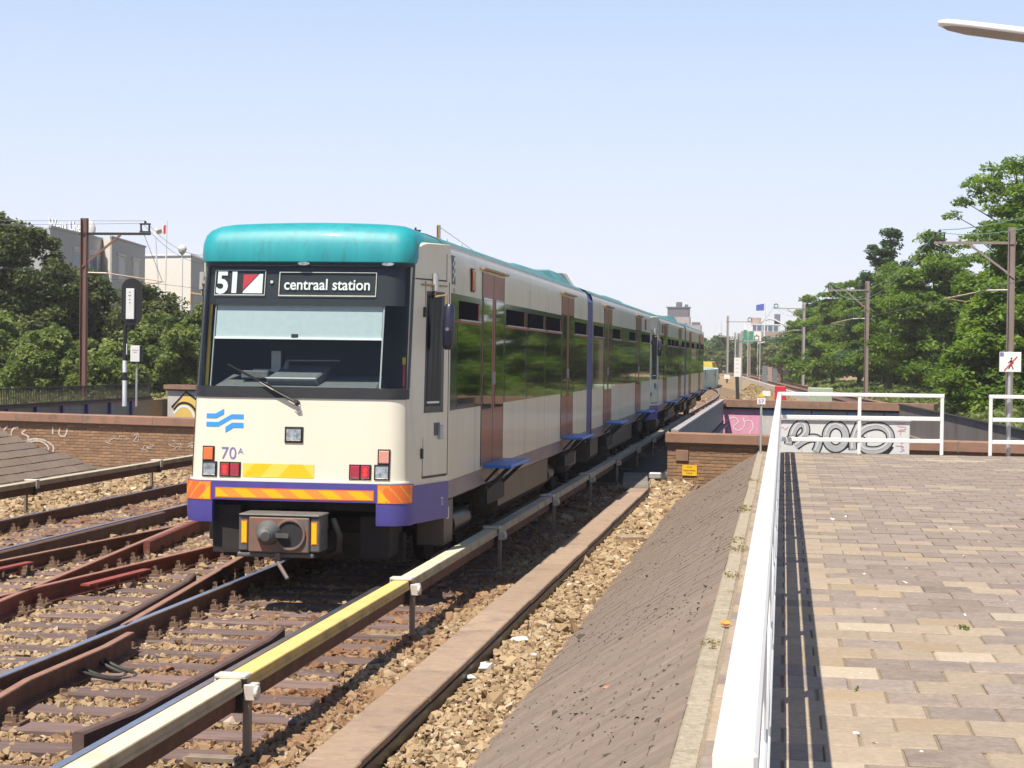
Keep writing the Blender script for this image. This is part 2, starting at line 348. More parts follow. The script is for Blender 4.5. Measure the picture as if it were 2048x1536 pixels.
def put_text(s, size, mapper, width=None, bold=0.0, height_scale=1.0, mb=None, mi=0, spacing=1.0):
    """lettering laid on a surface by mapper(u, v) -> point"""
    vs, fs, w = text_mesh(s, size, bold, spacing=spacing); k = (width / w) if width else 1.0
    mb = mb or MB(); mb.add([mapper(u * k, v * height_scale) for u, v in vs], fs, mi); return mb
def ribbon(mb, pts, w, mapper, mi=0, close=False, smooth=3):
    """flat painted stroke along a smoothed polyline"""
    p = [Vector((a, b)) for a, b in pts]
    for _ in range(smooth):
        q = [] if close else [p[0]]
        n = len(p)
        for i in range(n if close else n - 1):
            a, b = p[i], p[(i + 1) % n]; q += [a * .75 + b * .25, a * .25 + b * .75]
        if not close: q.append(p[-1])
        p = q
    n = len(p); L = []; Rr = []
    for i in range(n):
        d = (p[(i + 1) % n] - p[i - 1]) if close else (p[min(i + 1, n - 1)] - p[max(i - 1, 0)])
        d = d.normalized() if d.length > 1e-9 else Vector((1, 0)); nn = Vector((-d.y, d.x)) * (w / 2)
        L.append(mapper(*(p[i] + nn))); Rr.append(mapper(*(p[i] - nn)))
    fs = [(i, (i + 1) % n, n + (i + 1) % n, n + i) for i in range(n if close else n - 1)]
    return mb.add(L + Rr, fs, mi)

# ------------------------------------------------------------------ the ground
SK = 0.27                                   # the street under the bridges runs at a skew
near_edge = lambda x: 35.0 - SK * x
far_edge = lambda x: 64.0 - SK * x
def sheet(name, pts, z, m, kind='structure'):
    return tag(MB().add([(x, y, z) for x, y in pts], [tuple(range(len(pts)))]).build(name, m), kind=kind)
sheet('near_ground', [(-70, -30), (60, -30), (60, near_edge(60) + .2), (-70, near_edge(-70) + .2)], -.42, ballastbase)
sheet('street', [(-400, near_edge(-400) - 4), (400, near_edge(400) - 4), (400, far_edge(400) + 4), (-400, far_edge(-400) + 4)], -5.2, streetm)
sheet('ground', [(-4500, far_edge(-4500)), (4500, far_edge(4500)), (4500, 7000), (-4500, 7000)], -.40, farland)
sheet('railway_bank', [(-24, far_edge(-24) + .3), (32, far_edge(32) + .3), (26, 330), (-60, 330)], -.22, earth)
b = MB()
b.add([(-70, near_edge(-70) + .2, -5.2), (60, near_edge(60) + .2, -5.2), (60, near_edge(60) + .2, -.42), (-70, near_edge(-70) + .2, -.42)], [(0, 1, 2, 3)])
tag(b.build('near_embankment', brickj), kind='structure')

# ballast bed with a shoulder profile, and the stones on it
def bed_h(x):
    return np.interp(x, [-13.2, -12.4, -11.6, -11.3, -3.2, -2.75, -2.3, -1.7], [-.16, -.17, -.20, -.217, -.217, -.16, -.14, -.13])
xs = np.linspace(-13.2, -1.6, 46); ys = np.linspace(5.5, 36.5, 60)
b = MB(); vs = []
for y in ys:
    for x in xs: vs.append((x, min(y, near_edge(x)) if y > 34 else y, float(bed_h(x)) - .025 + .012 * math.sin(x * 9 + y * 5) * math.cos(y * 7 - x * 3)))
nx = len(xs)
b.add(vs, [(j * nx + i, j * nx + i + 1, (j + 1) * nx + i + 1, (j + 1) * nx + i) for j in range(len(ys) - 1) for i in range(nx - 1)])
tag(b.build('ballast_bed', ballastbase, smooth=40), kind='structure')
# stone positions
def stones():
    P = []; S = []
    for (y0, y1, dens, s) in ((7.5, 14, 1100, .023), (14, 20, 760, .027), (20, 27, 420, .034), (27, 36, 220, .046)):
        n = int((y1 - y0) * 11.4 * dens); x = rng.uniform(-13.1, -1.7, n); y = rng.uniform(y0, y1, n)
        cx = -(y * .989 * .45) - .3            # cut what lies left of the picture
        keep = (x > cx - 1.5) & (y < near_edge(x) - .1) & ~((x > -2.73) & (x < -2.3) & (y < 32.3))
        keep &= ~((x < -6.6) & (x > -8.6) & (rng.random(n) < .15))
        x = x[keep]; y = y[keep]
        z = bed_h(x) + rng.normal(0, .011, len(x)) + .006
        P.append(np.stack([x, y, z], 1)); S.append(s * rng.lognormal(0, .33, len(x)))
    return np.concatenate(P), np.concatenate(S)
SP, SS = stones()
stone = bpy.data.materials.new('ballast_stone'); stone.use_nodes = True
t = stone.node_tree; pb = t.nodes['Principled BSDF']; pb.inputs['Roughness'].default_value = .9
oi = nd(t, 'ShaderNodeObjectInfo'); at_ = nd(t, 'ShaderNodeAttribute', attribute_name='tint', attribute_type='INSTANCER')
rp = nd(t, 'ShaderNodeValToRGB'); e = rp.color_ramp.elements
e[0].position = 0; e[0].color = (.13, .08, .045, 1); e[1].position = 1; e[1].color = (.54, .46, .34, 1)
for p, c in ((.25, (.25, .16, .085, 1)), (.55, (.36, .255, .145, 1)), (.85, (.43, .325, .20, 1))):
    q = e.new(p); q.color = c
t.links.new(at_.outputs['Fac'], rp.inputs[0])
ge = nd(t, 'ShaderNodeNewGeometry'); nz = nd(t, 'ShaderNodeTexNoise'); nz.inputs['Scale'].default_value = .9; nz.inputs['Detail'].default_value = 4
t.links.new(ge.outputs['Position'], nz.inputs['Vector'])
sx = nd(t, 'ShaderNodeSeparateXYZ'); t.links.new(ge.outputs['Position'], sx.inputs[0])
def band(x0, w):      # brake-dust rust lies in strips beside the rails
    a = nd(t, 'ShaderNodeMath', operation='SUBTRACT'); a.inputs[1].default_value = x0; t.links.new(sx.outputs[0], a.inputs[0])
    c = nd(t, 'ShaderNodeMath', operation='ABSOLUTE'); t.links.new(a.outputs[0], c.inputs[0])
    d = nd(t, 'ShaderNodeMapRange'); d.inputs[1].default_value = w * .4; d.inputs[2].default_value = w; d.inputs[3].default_value = 1; d.inputs[4].default_value = 0
    t.links.new(c.outputs[0], d.inputs[0]); return d.outputs[0]
mxm = nd(t, 'ShaderNodeMath', operation='MAXIMUM'); t.links.new(band(-3.9, 1.5), mxm.inputs[0]); t.links.new(band(-9.7, 1.4), mxm.inputs[1])
mul = nd(t, 'ShaderNodeMath', operation='MULTIPLY'); mr = nd(t, 'ShaderNodeMapRange'); mr.inputs[1].default_value = .35; mr.inputs[2].default_value = .6
t.links.new(nz.outputs['Fac'], mr.inputs[0]); t.links.new(mr.outputs[0], mul.inputs[0]); t.links.new(mxm.outputs[0], mul.inputs[1])
ml2 = nd(t, 'ShaderNodeMath', operation='MULTIPLY'); ml2.inputs[1].default_value = .85; t.links.new(mul.outputs[0], ml2.inputs[0])
mx = nd(t, 'ShaderNodeMix', data_type='RGBA'); mx.inputs[7].default_value = (.20, .09, .042, 1)
t.links.new(ml2.outputs[0], mx.inputs[0]); t.links.new(rp.outputs[0], mx.inputs[6]); t.links.new(mx.outputs[2], pb.inputs['Base Color'])
def scatter(name, P, S, material, flat=(.7, 1.25, .55, .95), seeds=5, rough=.42):
    """one object whose geometry nodes put a rough stone on every vertex"""
    me = bpy.data.meshes.new(name); me.vertices.add(len(P)); me.vertices.foreach_set('co', P.astype(np.float32).ravel())
    a = me.attributes.new('size', 'FLOAT', 'POINT'); a.data.foreach_set('value', S.astype(np.float32))
    a = me.attributes.new('tint', 'FLOAT', 'POINT'); a.data.foreach_set('value', np.clip(rng.normal(.5, .22, len(P)), 0, 1).astype(np.float32))
    me.materials.append(material)
    ng = bpy.data.node_groups.new(name + '_nodes', 'GeometryNodeTree')
    ng.interface.new_socket('Geometry', in_out='INPUT', socket_type='NodeSocketGeometry')
    ng.interface.new_socket('Geometry', in_out='OUTPUT', socket_type='NodeSocketGeometry')
    gi = ng.nodes.new('NodeGroupInput'); go = ng.nodes.new('NodeGroupOutput')
    g2i = ng.nodes.new('GeometryNodeGeometryToInstance')
    for k in range(seeds):
        ic = ng.nodes.new('GeometryNodeMeshIcoSphere'); ic.inputs['Radius'].default_value = 1; ic.inputs['Subdivisions'].default_value = 1
        sp = ng.nodes.new('GeometryNodeSetPosition'); pos = ng.nodes.new('GeometryNodeInputPosition')
        va = ng.nodes.new('ShaderNodeVectorMath'); va.operation = 'ADD'; va.inputs[1].default_value = (k * 7.3, k * 3.1, k * 5.7)
        nt = ng.nodes.new('ShaderNodeTexWhiteNoise'); nt.noise_dimensions = '3D'
        su = ng.nodes.new('ShaderNodeVectorMath'); su.operation = 'SUBTRACT'; su.inputs[1].default_value = (.5, .5, .5)
        sc = ng.nodes.new('ShaderNodeVectorMath'); sc.operation = 'SCALE'; sc.inputs['Scale'].default_value = 2 * rough
        ng.links.new(pos.outputs[0], va.inputs[0]); ng.links.new(va.outputs[0], nt.inputs['Vector'])
        ng.links.new(nt.outputs['Color'], su.inputs[0]); ng.links.new(su.outputs[0], sc.inputs[0])
        ng.links.new(ic.outputs[0], sp.inputs['Geometry']); ng.links.new(sc.outputs[0], sp.inputs['Offset'])
        sm = ng.nodes.new('GeometryNodeSetMaterial'); sm.inputs['Material'].default_value = material
        ng.links.new(sp.outputs[0], sm.inputs[0]); ng.links.new(sm.outputs[0], g2i.inputs[0])
    iop = ng.nodes.new('GeometryNodeInstanceOnPoints'); iop.inputs['Pick Instance'].default_value = True
    m2p = ng.nodes.new('GeometryNodeMeshToPoints')
    ng.links.new(gi.outputs[0], m2p.inputs[0]); ng.links.new(m2p.outputs[0], iop.inputs['Points']); ng.links.new(g2i.outputs[0], iop.inputs['Instance'])
    rr = ng.nodes.new('FunctionNodeRandomValue'); rr.data_type = 'FLOAT_VECTOR'; rr.inputs[0].default_value = (-.6, -.6, 0); rr.inputs[1].default_value = (.6, .6, 6.28)
    ng.links.new(rr.outputs[0], iop.inputs['Rotation'])
    rs = ng.nodes.new('FunctionNodeRandomValue'); rs.data_type = 'FLOAT_VECTOR'; rs.inputs[0].default_value = (flat[0], flat[0], flat[2]); rs.inputs[1].default_value = (flat[1], flat[1], flat[3])
    rs.inputs['Seed'].default_value = 5
    na = ng.nodes.new('GeometryNodeInputNamedAttribute'); na.data_type = 'FLOAT'; na.inputs[0].default_value = 'size'
    vm = ng.nodes.new('ShaderNodeVectorMath'); vm.operation = 'SCALE'
    ng.links.new(rs.outputs[0], vm.inputs[0]); ng.links.new(na.outputs[0], vm.inputs['Scale']); ng.links.new(vm.outputs[0], iop.inputs['Scale'])
    ri = ng.nodes.new('FunctionNodeRandomValue'); ri.data_type = 'INT'; ri.inputs[4].default_value = 0; ri.inputs[5].default_value = seeds - 1; ri.inputs['Seed'].default_value = 9
    ng.links.new(ri.outputs[2], iop.inputs['Instance Index'])
    ng.links.new(iop.outputs[0], go.inputs[0])
    o = link(me, name); md = o.modifiers.new('scatter', 'NODES'); md.node_group = ng
    return tag(o, kind='stuff')
scatter('ballast_stones', SP, SS, stone)
n = 5000; x = rng.uniform(-7.6, -.5, n); y = rng.uniform(62.8, 120, n); keep = y > far_edge(x) + .6
x = x[keep]; y = y[keep]
scatter('far_ballast_stones', np.stack([x, y, np.full(len(x), -.19)], 1), .07 * rng.lognormal(0, .3, len(x)), stone)

# ------------------------------------------------------------------ tracks
RP = [(-.07, -.172), (.07, -.172), (.07, -.158), (.012, -.145), (.010, -.045), (.036, -.035), (.036, -.006), (.028, 0), (-.028, 0), (-.036, -.006), (-.036, -.035), (-.010, -.045), (-.012, -.145), (-.07, -.158)]
def rail(parent, pts, side, top, name='rail', prof=RP, dz=0.0):
    rings = []; n = len(pts)
    for i, p in enumerate(pts):
        a = pts[max(i - 1, 0)]; c = pts[min(i + 1, n - 1)]
        dx, dy = c[0] - a[0], c[1] - a[1]; L = math.hypot(dx, dy); nx_, ny_ = dy / L, -dx / L
        zz = p[2] if len(p) > 2 else 0
        rings.append([(p[0] + nx_ * u, p[1] + ny_ * u, zz + v + dz) for u, v in prof])
    mb = MB().loft(rings, True, True)
    k = len(prof)
    for j in range(len(mb.f)):
        f = mb.f[j]
        if len(f) == 4 and {f[0] % k, f[1] % k} == {7, 8}: mb.m[j] = 1
    return mb.build(name, [side, top], parent)
RP = [(u, v * .86) for u, v in RP]
T1, T2, G = -4.72, -9.72, .7525
trk = thing('railway_track', 'double railway track on brown timber sleepers with a rusty red scissors crossover', 'railway track', (0, 0, 0))
cv = lambda y: 0 if y < 104 else -.00095 * (y - 104) ** 2
far = [5] + list(range(30, 104, 12)) + list(range(104, 190, 4))
for s in (-G, G): rail(trk, [(T1 + s + cv(y), y) for y in far], railside, railtop)
for s in (-G, G): rail(trk, [(T2 + s, y) for y in (12, 30, 75)], railside, railtop)
YC, XC, SL = 23.3, -7.22, 1 / 9.0
r1 = lambda y, o: XC + o - (y - YC) * SL       # goes left with distance
r2_ = lambda y, o: XC + o + (y - YC) * SL      # goes right with distance
rail(trk, [(r1(y, G), y) for y in (14.55, 24.5)], railside, railtoprust)
rail(trk, [(-5.30, 14.2), (-5.24, 13.5), (r1(12.0, G) - .02, 12.0), (r1(7.0, G), 7.0)], railside, railtoprust)
rail(trk, [(r1(y, -G), y) for y in (9.5, 23.2)], railred, railtoprust)
rail(trk, [(r1(y, -G), y) for y in (23.6, 33)], railred, railtoprust)
rail(trk, [(r2_(y, -G), y) for y in (12, 30)], railside, railtoprust)
rail(trk, [(r2_(y, G), y) for y in (10.5, 22.2)], railred, railtoprust)
rail(trk, [(r2_(y, G), y) for y in (22.6, 31)], railred, railtoprust)
CP = [(-.04, -.145), (.04, -.145), (.04, .006), (.025, .02), (-.025, .02), (-.04, .006)]
rail(trk, [(T1 + G - .20, 10.3), (T1 + G - .115, 11.0), (T1 + G - .115, 14.0), (T1 + G - .17, 14.6)], checkm, checkm, 'check_rail', CP)
rail(trk, [(r1(14.1, G) - .15, 14.1), (r1(14.8, G) - .11, 14.8), (r1(17.4, G) - .11, 17.4), (r1(18.0, G) - .17, 18.0)], checkm, checkm, 'check_rail', CP)
rail(trk, [(r1(20.9, -G) + .10, 20.9), (r1(23.8, -G) + .10, 23.8)], railred, railred, 'wing_rail', CP)
rail(trk, [(T2 + G + .11, 17), (T2 + G + .11, 25)], checkm, checkm, 'check_rail', CP, -.02)
for (xa, ya_, xb, yb) in ((r2_(18.0, -G) + .16, 17.6, r2_(19.2, -G) + .16, 19.0), (r2_(17.6, G) + .16, 17.3, r2_(18.9, G) + .16, 18.7)):
    b = MB().bar((xa, ya_, -.05), (xb, yb, -.05), .10, .02)
    for k in range(3): b.bar((xa + (xb - xa) * (k + .5) / 3, ya_ + (yb - ya_) * (k + .5) / 3, -.17), (xa + (xb - xa) * (k + .5) / 3, ya_ + (yb - ya_) * (k + .5) / 3, -.05), .03, .05)
    b.build('red_marker_bar', redpaint, trk)
# sleepers with their fasteners
slm = []
for k in range(4):
    b = MB(); L = (8.1, 7.9, 4.2, 3.6)[k]; b.box(-L / 2, L / 2, -.125, .125, -.16, 0); slm.append(b.mesh('sleeper_%d' % k, timber, bevel=.012))
b = MB(); b.box(-.19, .19, -.085, .085, 0, .022)
for sx_ in (-1, 1):
    for sy_ in (-.05, .05):
        b.tube((sx_ * .145, sy_, .02), (sx_ * .145, sy_, .05), .024, .024, 6); b.tube((sx_ * .145, sy_, .05), (sx_ * .145, sy_, .068), .013, .013, 5)
    b.box(min(sx_ * .065, sx_ * .12), max(sx_ * .065, sx_ * .12), -.035, .035, .022, .062)
    b.tube((sx_ * .095, 0, .06), (sx_ * .095, 0, .11), .019, .019, 6); b.tube((sx_ * .095, 0, .085), (sx_ * .095, 0, .105), .026, .026, 6)
    b.path([(sx_ * .12, -.04, .05), (sx_ * .11, -.02, .09), (sx_ * .08, 0, .10), (sx_ * .065, .02, .085)], .009, 5)
fast = b.mesh('fastener', chairm)
lines = [lambda y: T1 - G, lambda y: T1 + G, lambda y: T2 - G, lambda y: T2 + G, lambda y: r1(y, G), lambda y: r1(y, -G), lambda y: r2_(y, -G), lambda y: r2_(y, G)]
nfast = 0
for i in range(46):
    y = 8.3 + .6 * i + random.uniform(-.03, .03)
    if y > near_edge(-5) - .5: break
    kind = random.random()
    segs = [(-7.25, 0)] if kind < .45 else [(-9.15, 2), (-5.05, 3)]
    if y > 30: segs = [(-9.72, 2), (-5.0, 3)]
    for (xc, mk) in segs:
        L = (8.1, 7.9, 4.2, 3.6)[mk]
        if mk == 3: xc = -3.28 - L / 2 + random.uniform(-.12, .05)
        if mk == 0: xc = -3.25 - L / 2 + random.uniform(-.12, .05)
        s = link(slm[mk], 'sleeper', trk, (xc, y, -.169 + random.uniform(-.004, .004)), (0, 0, random.uniform(-.008, .008)))
        if y < 25:
            used = []
            for fn in lines:
                xr = fn(y)
                if fn in lines[4:6] and not 9 < y < 25: continue
                if abs(xr - xc) < L / 2 - .1 and xr > -(y * .45) - 1 and all(abs(xr - q) > .28 for q in used):
                    used.append(xr); nfast += 1
                    link(fast, 'rail_fastener', s, (xr - xc, random.uniform(-.012, .012), .001))
for pts in ([(-5.22, 12.9, -.10), (-5.0, 12.95, -.165), (-4.86, 13.1, -.175), (-4.9, 13.3, -.175), (-5.1, 13.42, -.16), (-5.24, 13.45, -.1)],
            [(-5.22, 13.0, -.10), (-5.05, 13.02, -.165), (-4.95, 13.12, -.175), (-4.97, 13.25, -.175), (-5.1, 13.33, -.16), (-5.24, 13.35, -.1)],
            [(-8.45, 17.4, -.10), (-8.2, 17.1, -.17), (-7.9, 17.0, -.18), (-7.6, 17.1, -.18)],
            [(-8.45, 17.6, -.10), (-8.15, 17.25, -.17), (-7.9, 17.15, -.18), (-7.65, 17.2, -.18)]):
    P = [Vector(p) for p in pts]
    for _ in range(2):
        q = [P[0]]
        for a, c in zip(P, P[1:]): q += [a * .75 + c * .25, a * .25 + c * .75]
        P = q + [P[-1]]
    MB().path(P, .015, 6).build('bond_cable', cable, trk, smooth=60)
# track 3, right of the train, beyond the street
T3 = lambda y: 9.8 - .056 * y
t3 = thing('railway_track', 'far railway line on a raised bank beside the row of green trees', 'railway track', (0, 0, 0))
for s in (-G, G): rail(t3, [(T3(y) + s, y, .12) for y in (36, 120, 240, 430)], railside, railtoprust)
b = MB()
for i in range(150):
    y = 63.5 + .62 * i; b.box(T3(y) - 1.3, T3(y) + 1.3, y - .12, y + .12, -.2, -.06)
tag(b.build('sleeper_rows', timber, t3), kind='stuff')
b = MB().loft([[(T3(y) - 2.0, y, -.1), (T3(y) - 1.6, y, -.09), (T3(y) + 1.6, y, -.09), (T3(y) + 3.2, y, -.28)] for y in (62.6, 120, 240, 430)])
tag(b.build('far_ballast_bed', ballastbase), kind='structure')
b = MB().loft([[(T1 + cv(y) - 2.6, y, -.20), (T1 + cv(y) - 1.8, y, -.17), (T1 + cv(y) + 1.8, y, -.17), (T1 + cv(y) + 2.6, y, -.20)] for y in [66] + list(range(80, 190, 6))])
tag(b.build('curved_ballast_bed', ballastbase), kind='structure')

# conductor rails
def conductor(x, y0, y1, ybr, label, outward, seg_mats, covers=True):
    t_ = thing('conductor_rail', label, 'conductor rail', (x, y0, 0), 0, 'covered conductor rails beside the tracks')
    ys_ = [y0] + ybr + [y1]
    bar_ = MB().box(-.035, .035, 0, y1 - y0, .14, .25); bar_.build('steel_bar', railside, t_)
    for i in range(len(ys_) - 1):
        a, c = ys_[i] - y0, ys_[i + 1] - y0
        g = .0 if i == 0 else .05; g2 = 0 if i == len(ys_) - 2 else .05
        pr_ = [(-.072, .255), (-.072, .324), (-.066, .33), (.066, .33), (.072, .324), (.072, .282), (.080, .276), (.080, .255)]
        pr_ = [(u * (1 if outward > 0 else -1), v) for u, v in pr_]
        cvb = MB().loft([[(u, yy, v) for u, v in pr_] for yy in (a + g, c - g2)], True, True)
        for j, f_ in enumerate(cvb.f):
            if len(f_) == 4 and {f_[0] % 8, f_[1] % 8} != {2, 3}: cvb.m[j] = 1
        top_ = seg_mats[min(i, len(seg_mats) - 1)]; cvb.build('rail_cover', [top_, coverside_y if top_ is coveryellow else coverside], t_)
    o_ = outward
    bm_ = MB()
    bm_.box(*sorted((o_ * .075, o_ * .115)), -.035, .035, -.14, .24)
    bm_.hexa([Vector((o_ * .075, -.035, -.14)), Vector((o_ * .115, -.035, -.10)), Vector((o_ * .115, .035, -.10)), Vector((o_ * .075, .035, -.14)),
              Vector((o_ * .02, -.035, -.19)), Vector((o_ * .04, -.035, -.16)), Vector((o_ * .04, .035, -.16)), Vector((o_ * .02, .035, -.19))])
    bm_.box(*sorted((-o_ * .28, o_ * .04)), -.045, .045, -.19, -.155)
    bme = bm_.mesh('bracket', bracketm, bevel=.006)
    cm = MB(); cm.box(-.10, .10, -.06, .06, .331, .356); cm.box(*sorted((o_ * .083, o_ * .16)), -.05, .05, .20, .30)
    cm.box(*sorted((-o_ * .10, -o_ * .084)), -.06, .06, .22, .331); cm.tube((o_ * .15, -.03, .25), (o_ * .175, -.03, .25), .045, .045, 10)
    cme = cm.mesh('clamp', clampm, bevel=.006)
    cm2 = MB(); cm2.box(-.07, .08, -.045, .045, .12, .325); cm2e = cm2.mesh('insulator', rubber, bevel=.008)
    for y in ybr:
        s = link(bme, 'bracket', t_, (0, y - y0, 0)); link(cme, 'clamp', s); link(cm2e, 'insulator', s)
    return t_
conductor(-3.30, 5.8, 64, [10.6 + 4.94 * k for k in range(11)], 'cream and yellow covered conductor rail running beside the concrete trough', 1, [covercream, coveryellow, covercream, covergrey])
conductor(-11.25, 12, 64, [20.4 + 5.5 * k for k in range(8)], 'tan covered conductor rail in front of the dark tiled mound', -1, [covergrey])

# concrete cable trough
tr = thing('cable_trough', 'low brown concrete cable trough with flat lids beside the ballast', 'cable trough', (-2.5, 6, 0))
MB().box(-.17, .17, 0, 26.2, -.2, -.055).build('trough_body', rubber, tr)
ts = MB().box(-.175, .155, .004, .996, -.055, 0).mesh('lid', troughm, bevel=.008)
for k in range(26): link(ts, 'lid', tr, (random.uniform(-.006, .006), k, random.uniform(-.004, .004)), (0, 0, random.uniform(-.004, .004)))
ts = MB().box(-.24, .24, .01, .59, -.05, 0).mesh('old_lid', troughold, bevel=.01)
for k in range(7): link(ts, 'lid', tr, (-.12 - .05 * k, 26.5 + .6 * k, -.02), (0, 0, .05))
tag(tr.children[-1] if tr.children else tr)

# ------------------------------------------------------------------ platform
PZ = .815
tag(MB().box(-.30, 14, -4, 29.85, -.4, PZ - .075).build('platform_deck', jointm), kind='structure')
b = MB().add([(-.30, -4, PZ - .012), (14, -4, PZ - .012), (14, 29.85, PZ - .012), (-.30, 29.85, PZ - .012)], [(0, 1, 2, 3)])
tag(b.build('platform_bedding', jointm), kind='structure')
pav = thing('platform_paving', 'tan and brown concrete paving tiles of the station platform', 'paving', (0, 0, 0))
tm = []
for m in tileT:
    row = []
    for v in range(3):
        h = .148; bb = MB().box(-h, h, -h, h, -.06, 0); row.append(bb.mesh('paving_tile', m, bevel=(.005, .007, .009)[v]))
    tm.append(row)
hm = [MB().box(-.0725, .0725, -.148, .148, -.06, 0).mesh('half_tile', m, bevel=.006) for m in tileT]
stuffm = [MB() for _ in tileT]
cand = []
rowtint = {}
for j in range(0, 78):
    y = 6.05 + .305 * j
    if y > 29.7: break
    band_ = math.sin(j * .83) + .8 * math.sin(j * .31 + 1.3)
    rowtint[j] = band_
    off = -.285 if j % 2 == 0 else -.13
    first = True; x = off
    xmax = 4.2 if y > 20 else .149 * y + 1.6
    while x < xmax:
        cand.append((y, x + .1525, j)); x += .305
    if j % 2: cand.append((y, -.2075, j, 'half'))
def tile_mat(y, x, j):
    near = max(0, min(1, (13 - y) / 7)); r = random.random() + .22 * rowtint[j]
    if y < 13 and x < .1 + .08 * (y - 6): r -= .25
    lt = .62 * near + .07
    if j in (41, 42, 26, 27): lt = .55 if x > .8 - .02 * y else .3
    if r < lt * .62: return 0
    if r < lt * .73: return 2
    if r < lt: return 4
    return 1 if random.random() < .55 else 3
cand.sort(key=lambda c: c[0])
for idx, c in enumerate(cand):
    y, x, j = c[:3]; k = tile_mat(y, x, j)
    if y > 11.5 and x < .42 and random.random() < .6: k = 0
    dz = random.uniform(-.003, .003)
    if len(c) == 4:
        if y < 15: link(hm[k], 'half_tile', pav, (x, y, PZ + dz))
        else: stuffm[k].box(x - .0725, x + .0725, y - .148, y + .148, PZ - .06, PZ + dz)
        continue
    if idx < 300: link(tm[k][random.randrange(3)], 'paving_tile', pav, (x + random.uniform(-.003, .003), y + random.uniform(-.003, .003), PZ + dz), (random.uniform(-.006, .006), random.uniform(-.006, .006), random.uniform(-.008, .008)))
    else: stuffm[k].box(x - .149, x + .149, y - .149, y + .149, PZ - .06, PZ + dz)
far_t = MB()
for k, sm in enumerate(stuffm):
    far_t.add(sm.v, sm.f, k)
o = far_t.build('distant_paving_tiles', tileT, pav, fix=False); tag(o, kind='stuff')
kb = thing('kerb', 'weathered concrete kerb between the platform tiles and the dark slope', 'kerb', (-.345, 0, 0))
ke = MB().box(-.055, .055, .004, .994, PZ - .2, PZ - .005).mesh('kerb_stone', kerbm, bevel=.012)
for k in range(-2, 30): link(ke, 'kerb_stone', kb, (random.uniform(-.004, .004), k - .1, random.uniform(-.006, .006)), (0, 0, random.uniform(-.003, .003)))

def tiled_slope(name, label, xf, zf, xt, zt, y0, yend, tl, tw, ysel, upslope=False):
    """concrete tiles laid on a bank from foot (xf, zf) to top (xt, zt)"""
    t_ = thing(name, label, 'tiled bank', (0, 0, 0))
    L = math.hypot(xt - xf, zt - zf); ux, uz = (xt - xf) / L, (zt - zf) / L; nxx, nzz = -uz, ux
    if nzz < 0: nxx, nzz = -nxx, -nzz
    ang = math.atan2(uz, ux)
    n = int(round(L / tw)); w = L / n
    bd = MB(); ends = [yend(0), yend(1)]
    bd.prism([(xf - nxx * .012, y0, zf - nzz * .012), (xt - nxx * .012, y0, zt - nzz * .012), (xt - nxx * .012, ends[1], zt - nzz * .012), (xf - nxx * .012, ends[0], zf - nzz * .012)], (-nxx * .1, 0, -nzz * .1))
    bd.build('bedding', mossm, t_)
    def tmesh(w_, q): return MB().box(-w_ / 2 + .0035, w_ / 2 - .0035, -tl / 2 + .0035, tl / 2 - .0035, -.05, 0).mesh('slope_tile', slopem, bevel=.005 + .003 * q)
    me = [tmesh(w, q) for q in range(2)]; mh = tmesh(w / 2, 0)
    lst = []
    if upslope:                                  # courses run up the bank, every second one starts with a half tile
        k = 0; yy = y0
        while yy + tl < yend(0):
            cells = [((i + .5) * w, w) for i in range(n)] if k % 2 else [(w / 4, w / 2)] + [((i + 1) * w, w) for i in range(n - 1)] + [(L - w / 4, w / 2)]
            for c_, w_ in cells:
                if yy + tl < yend(c_ / L): lst.append((ysel(yy), xf + ux * c_, yy + tl / 2, zf + uz * c_, w_))
            yy += tl; k += 1
    else:
        for i in range(n):
            s_ = (i + .5) * w; yy = y0 + (tl / 2 if i % 2 else 0)
            while yy + tl < yend((i + .5) / n): lst.append((ysel(yy), xf + ux * s_, yy + tl / 2, zf + uz * s_, w)); yy += tl
    lst.sort(key=lambda q: q[0]); sb = MB()
    for q, (_, x, y, z, w_) in enumerate(lst):
        dz = random.uniform(-.003, .003); x += nxx * dz; z += nzz * dz
        if q < 295: link(me[q % 2] if w_ == w else mh, 'slope_tile', t_, (x, y, z), (random.uniform(-.008, .008), -ang + random.uniform(-.008, .008), random.uniform(-.008, .008)))
        else:
            a, c = w_ / 2 - .0035, tl / 2 - .0035; p = []
            for (u, v, d) in ((-a, -c, -.04), (a, -c, -.04), (a, c, -.04), (-a, c, -.04), (-a, -c, 0), (a, -c, 0), (a, c, 0), (-a, c, 0)):
                p.append((x + ux * u + nxx * d, y + v, z + uz * u + nzz * d))
            sb.hexa(p)
    if sb.v: tag(sb.build('slope_tiles_far', slopem, t_, fix=False), kind='stuff')
    return t_
tiled_slope('tiled_slope', 'long dark brown tiled bank falling from the platform kerb to the gravel', -1.86, -.15, -.40, PZ - .02, 5.7, lambda s: 30.3 - .5 * s, .15, .29, lambda y: y, True)
tiled_slope('tiled_mound', 'dark tiled bank of the opposite platform by the graffitied brick wall', -12.55, -.18, -13.95, .83, 22.0, lambda s: 33.4 - 2.6 * s, .42, .20, lambda y: -y)
n = 2600; kk = rng.integers(8, 150, n); yy = 5.7 + .15 * kk + rng.normal(0, .005, n); u_ = rng.random(n); keep = (np.sin(yy * 1.7 + u_ * 7) + rng.normal(0, .6, n)) > .35
u_ = u_[keep]; yy = yy[keep]; P_ = np.stack([-1.86 + 1.46 * u_, yy, -.15 + .945 * u_ + .001], 1)
scatter('moss_lumps', P_, .0055 * rng.lognormal(0, .5, len(P_)), mossm, (.8, 2.0, .25, .5), rough=.25)
b = MB(); b.box(-30, -13.97, 18, 30.4, -.4, .80)
tag(b.build('opposite_platform', slopem), kind='structure')

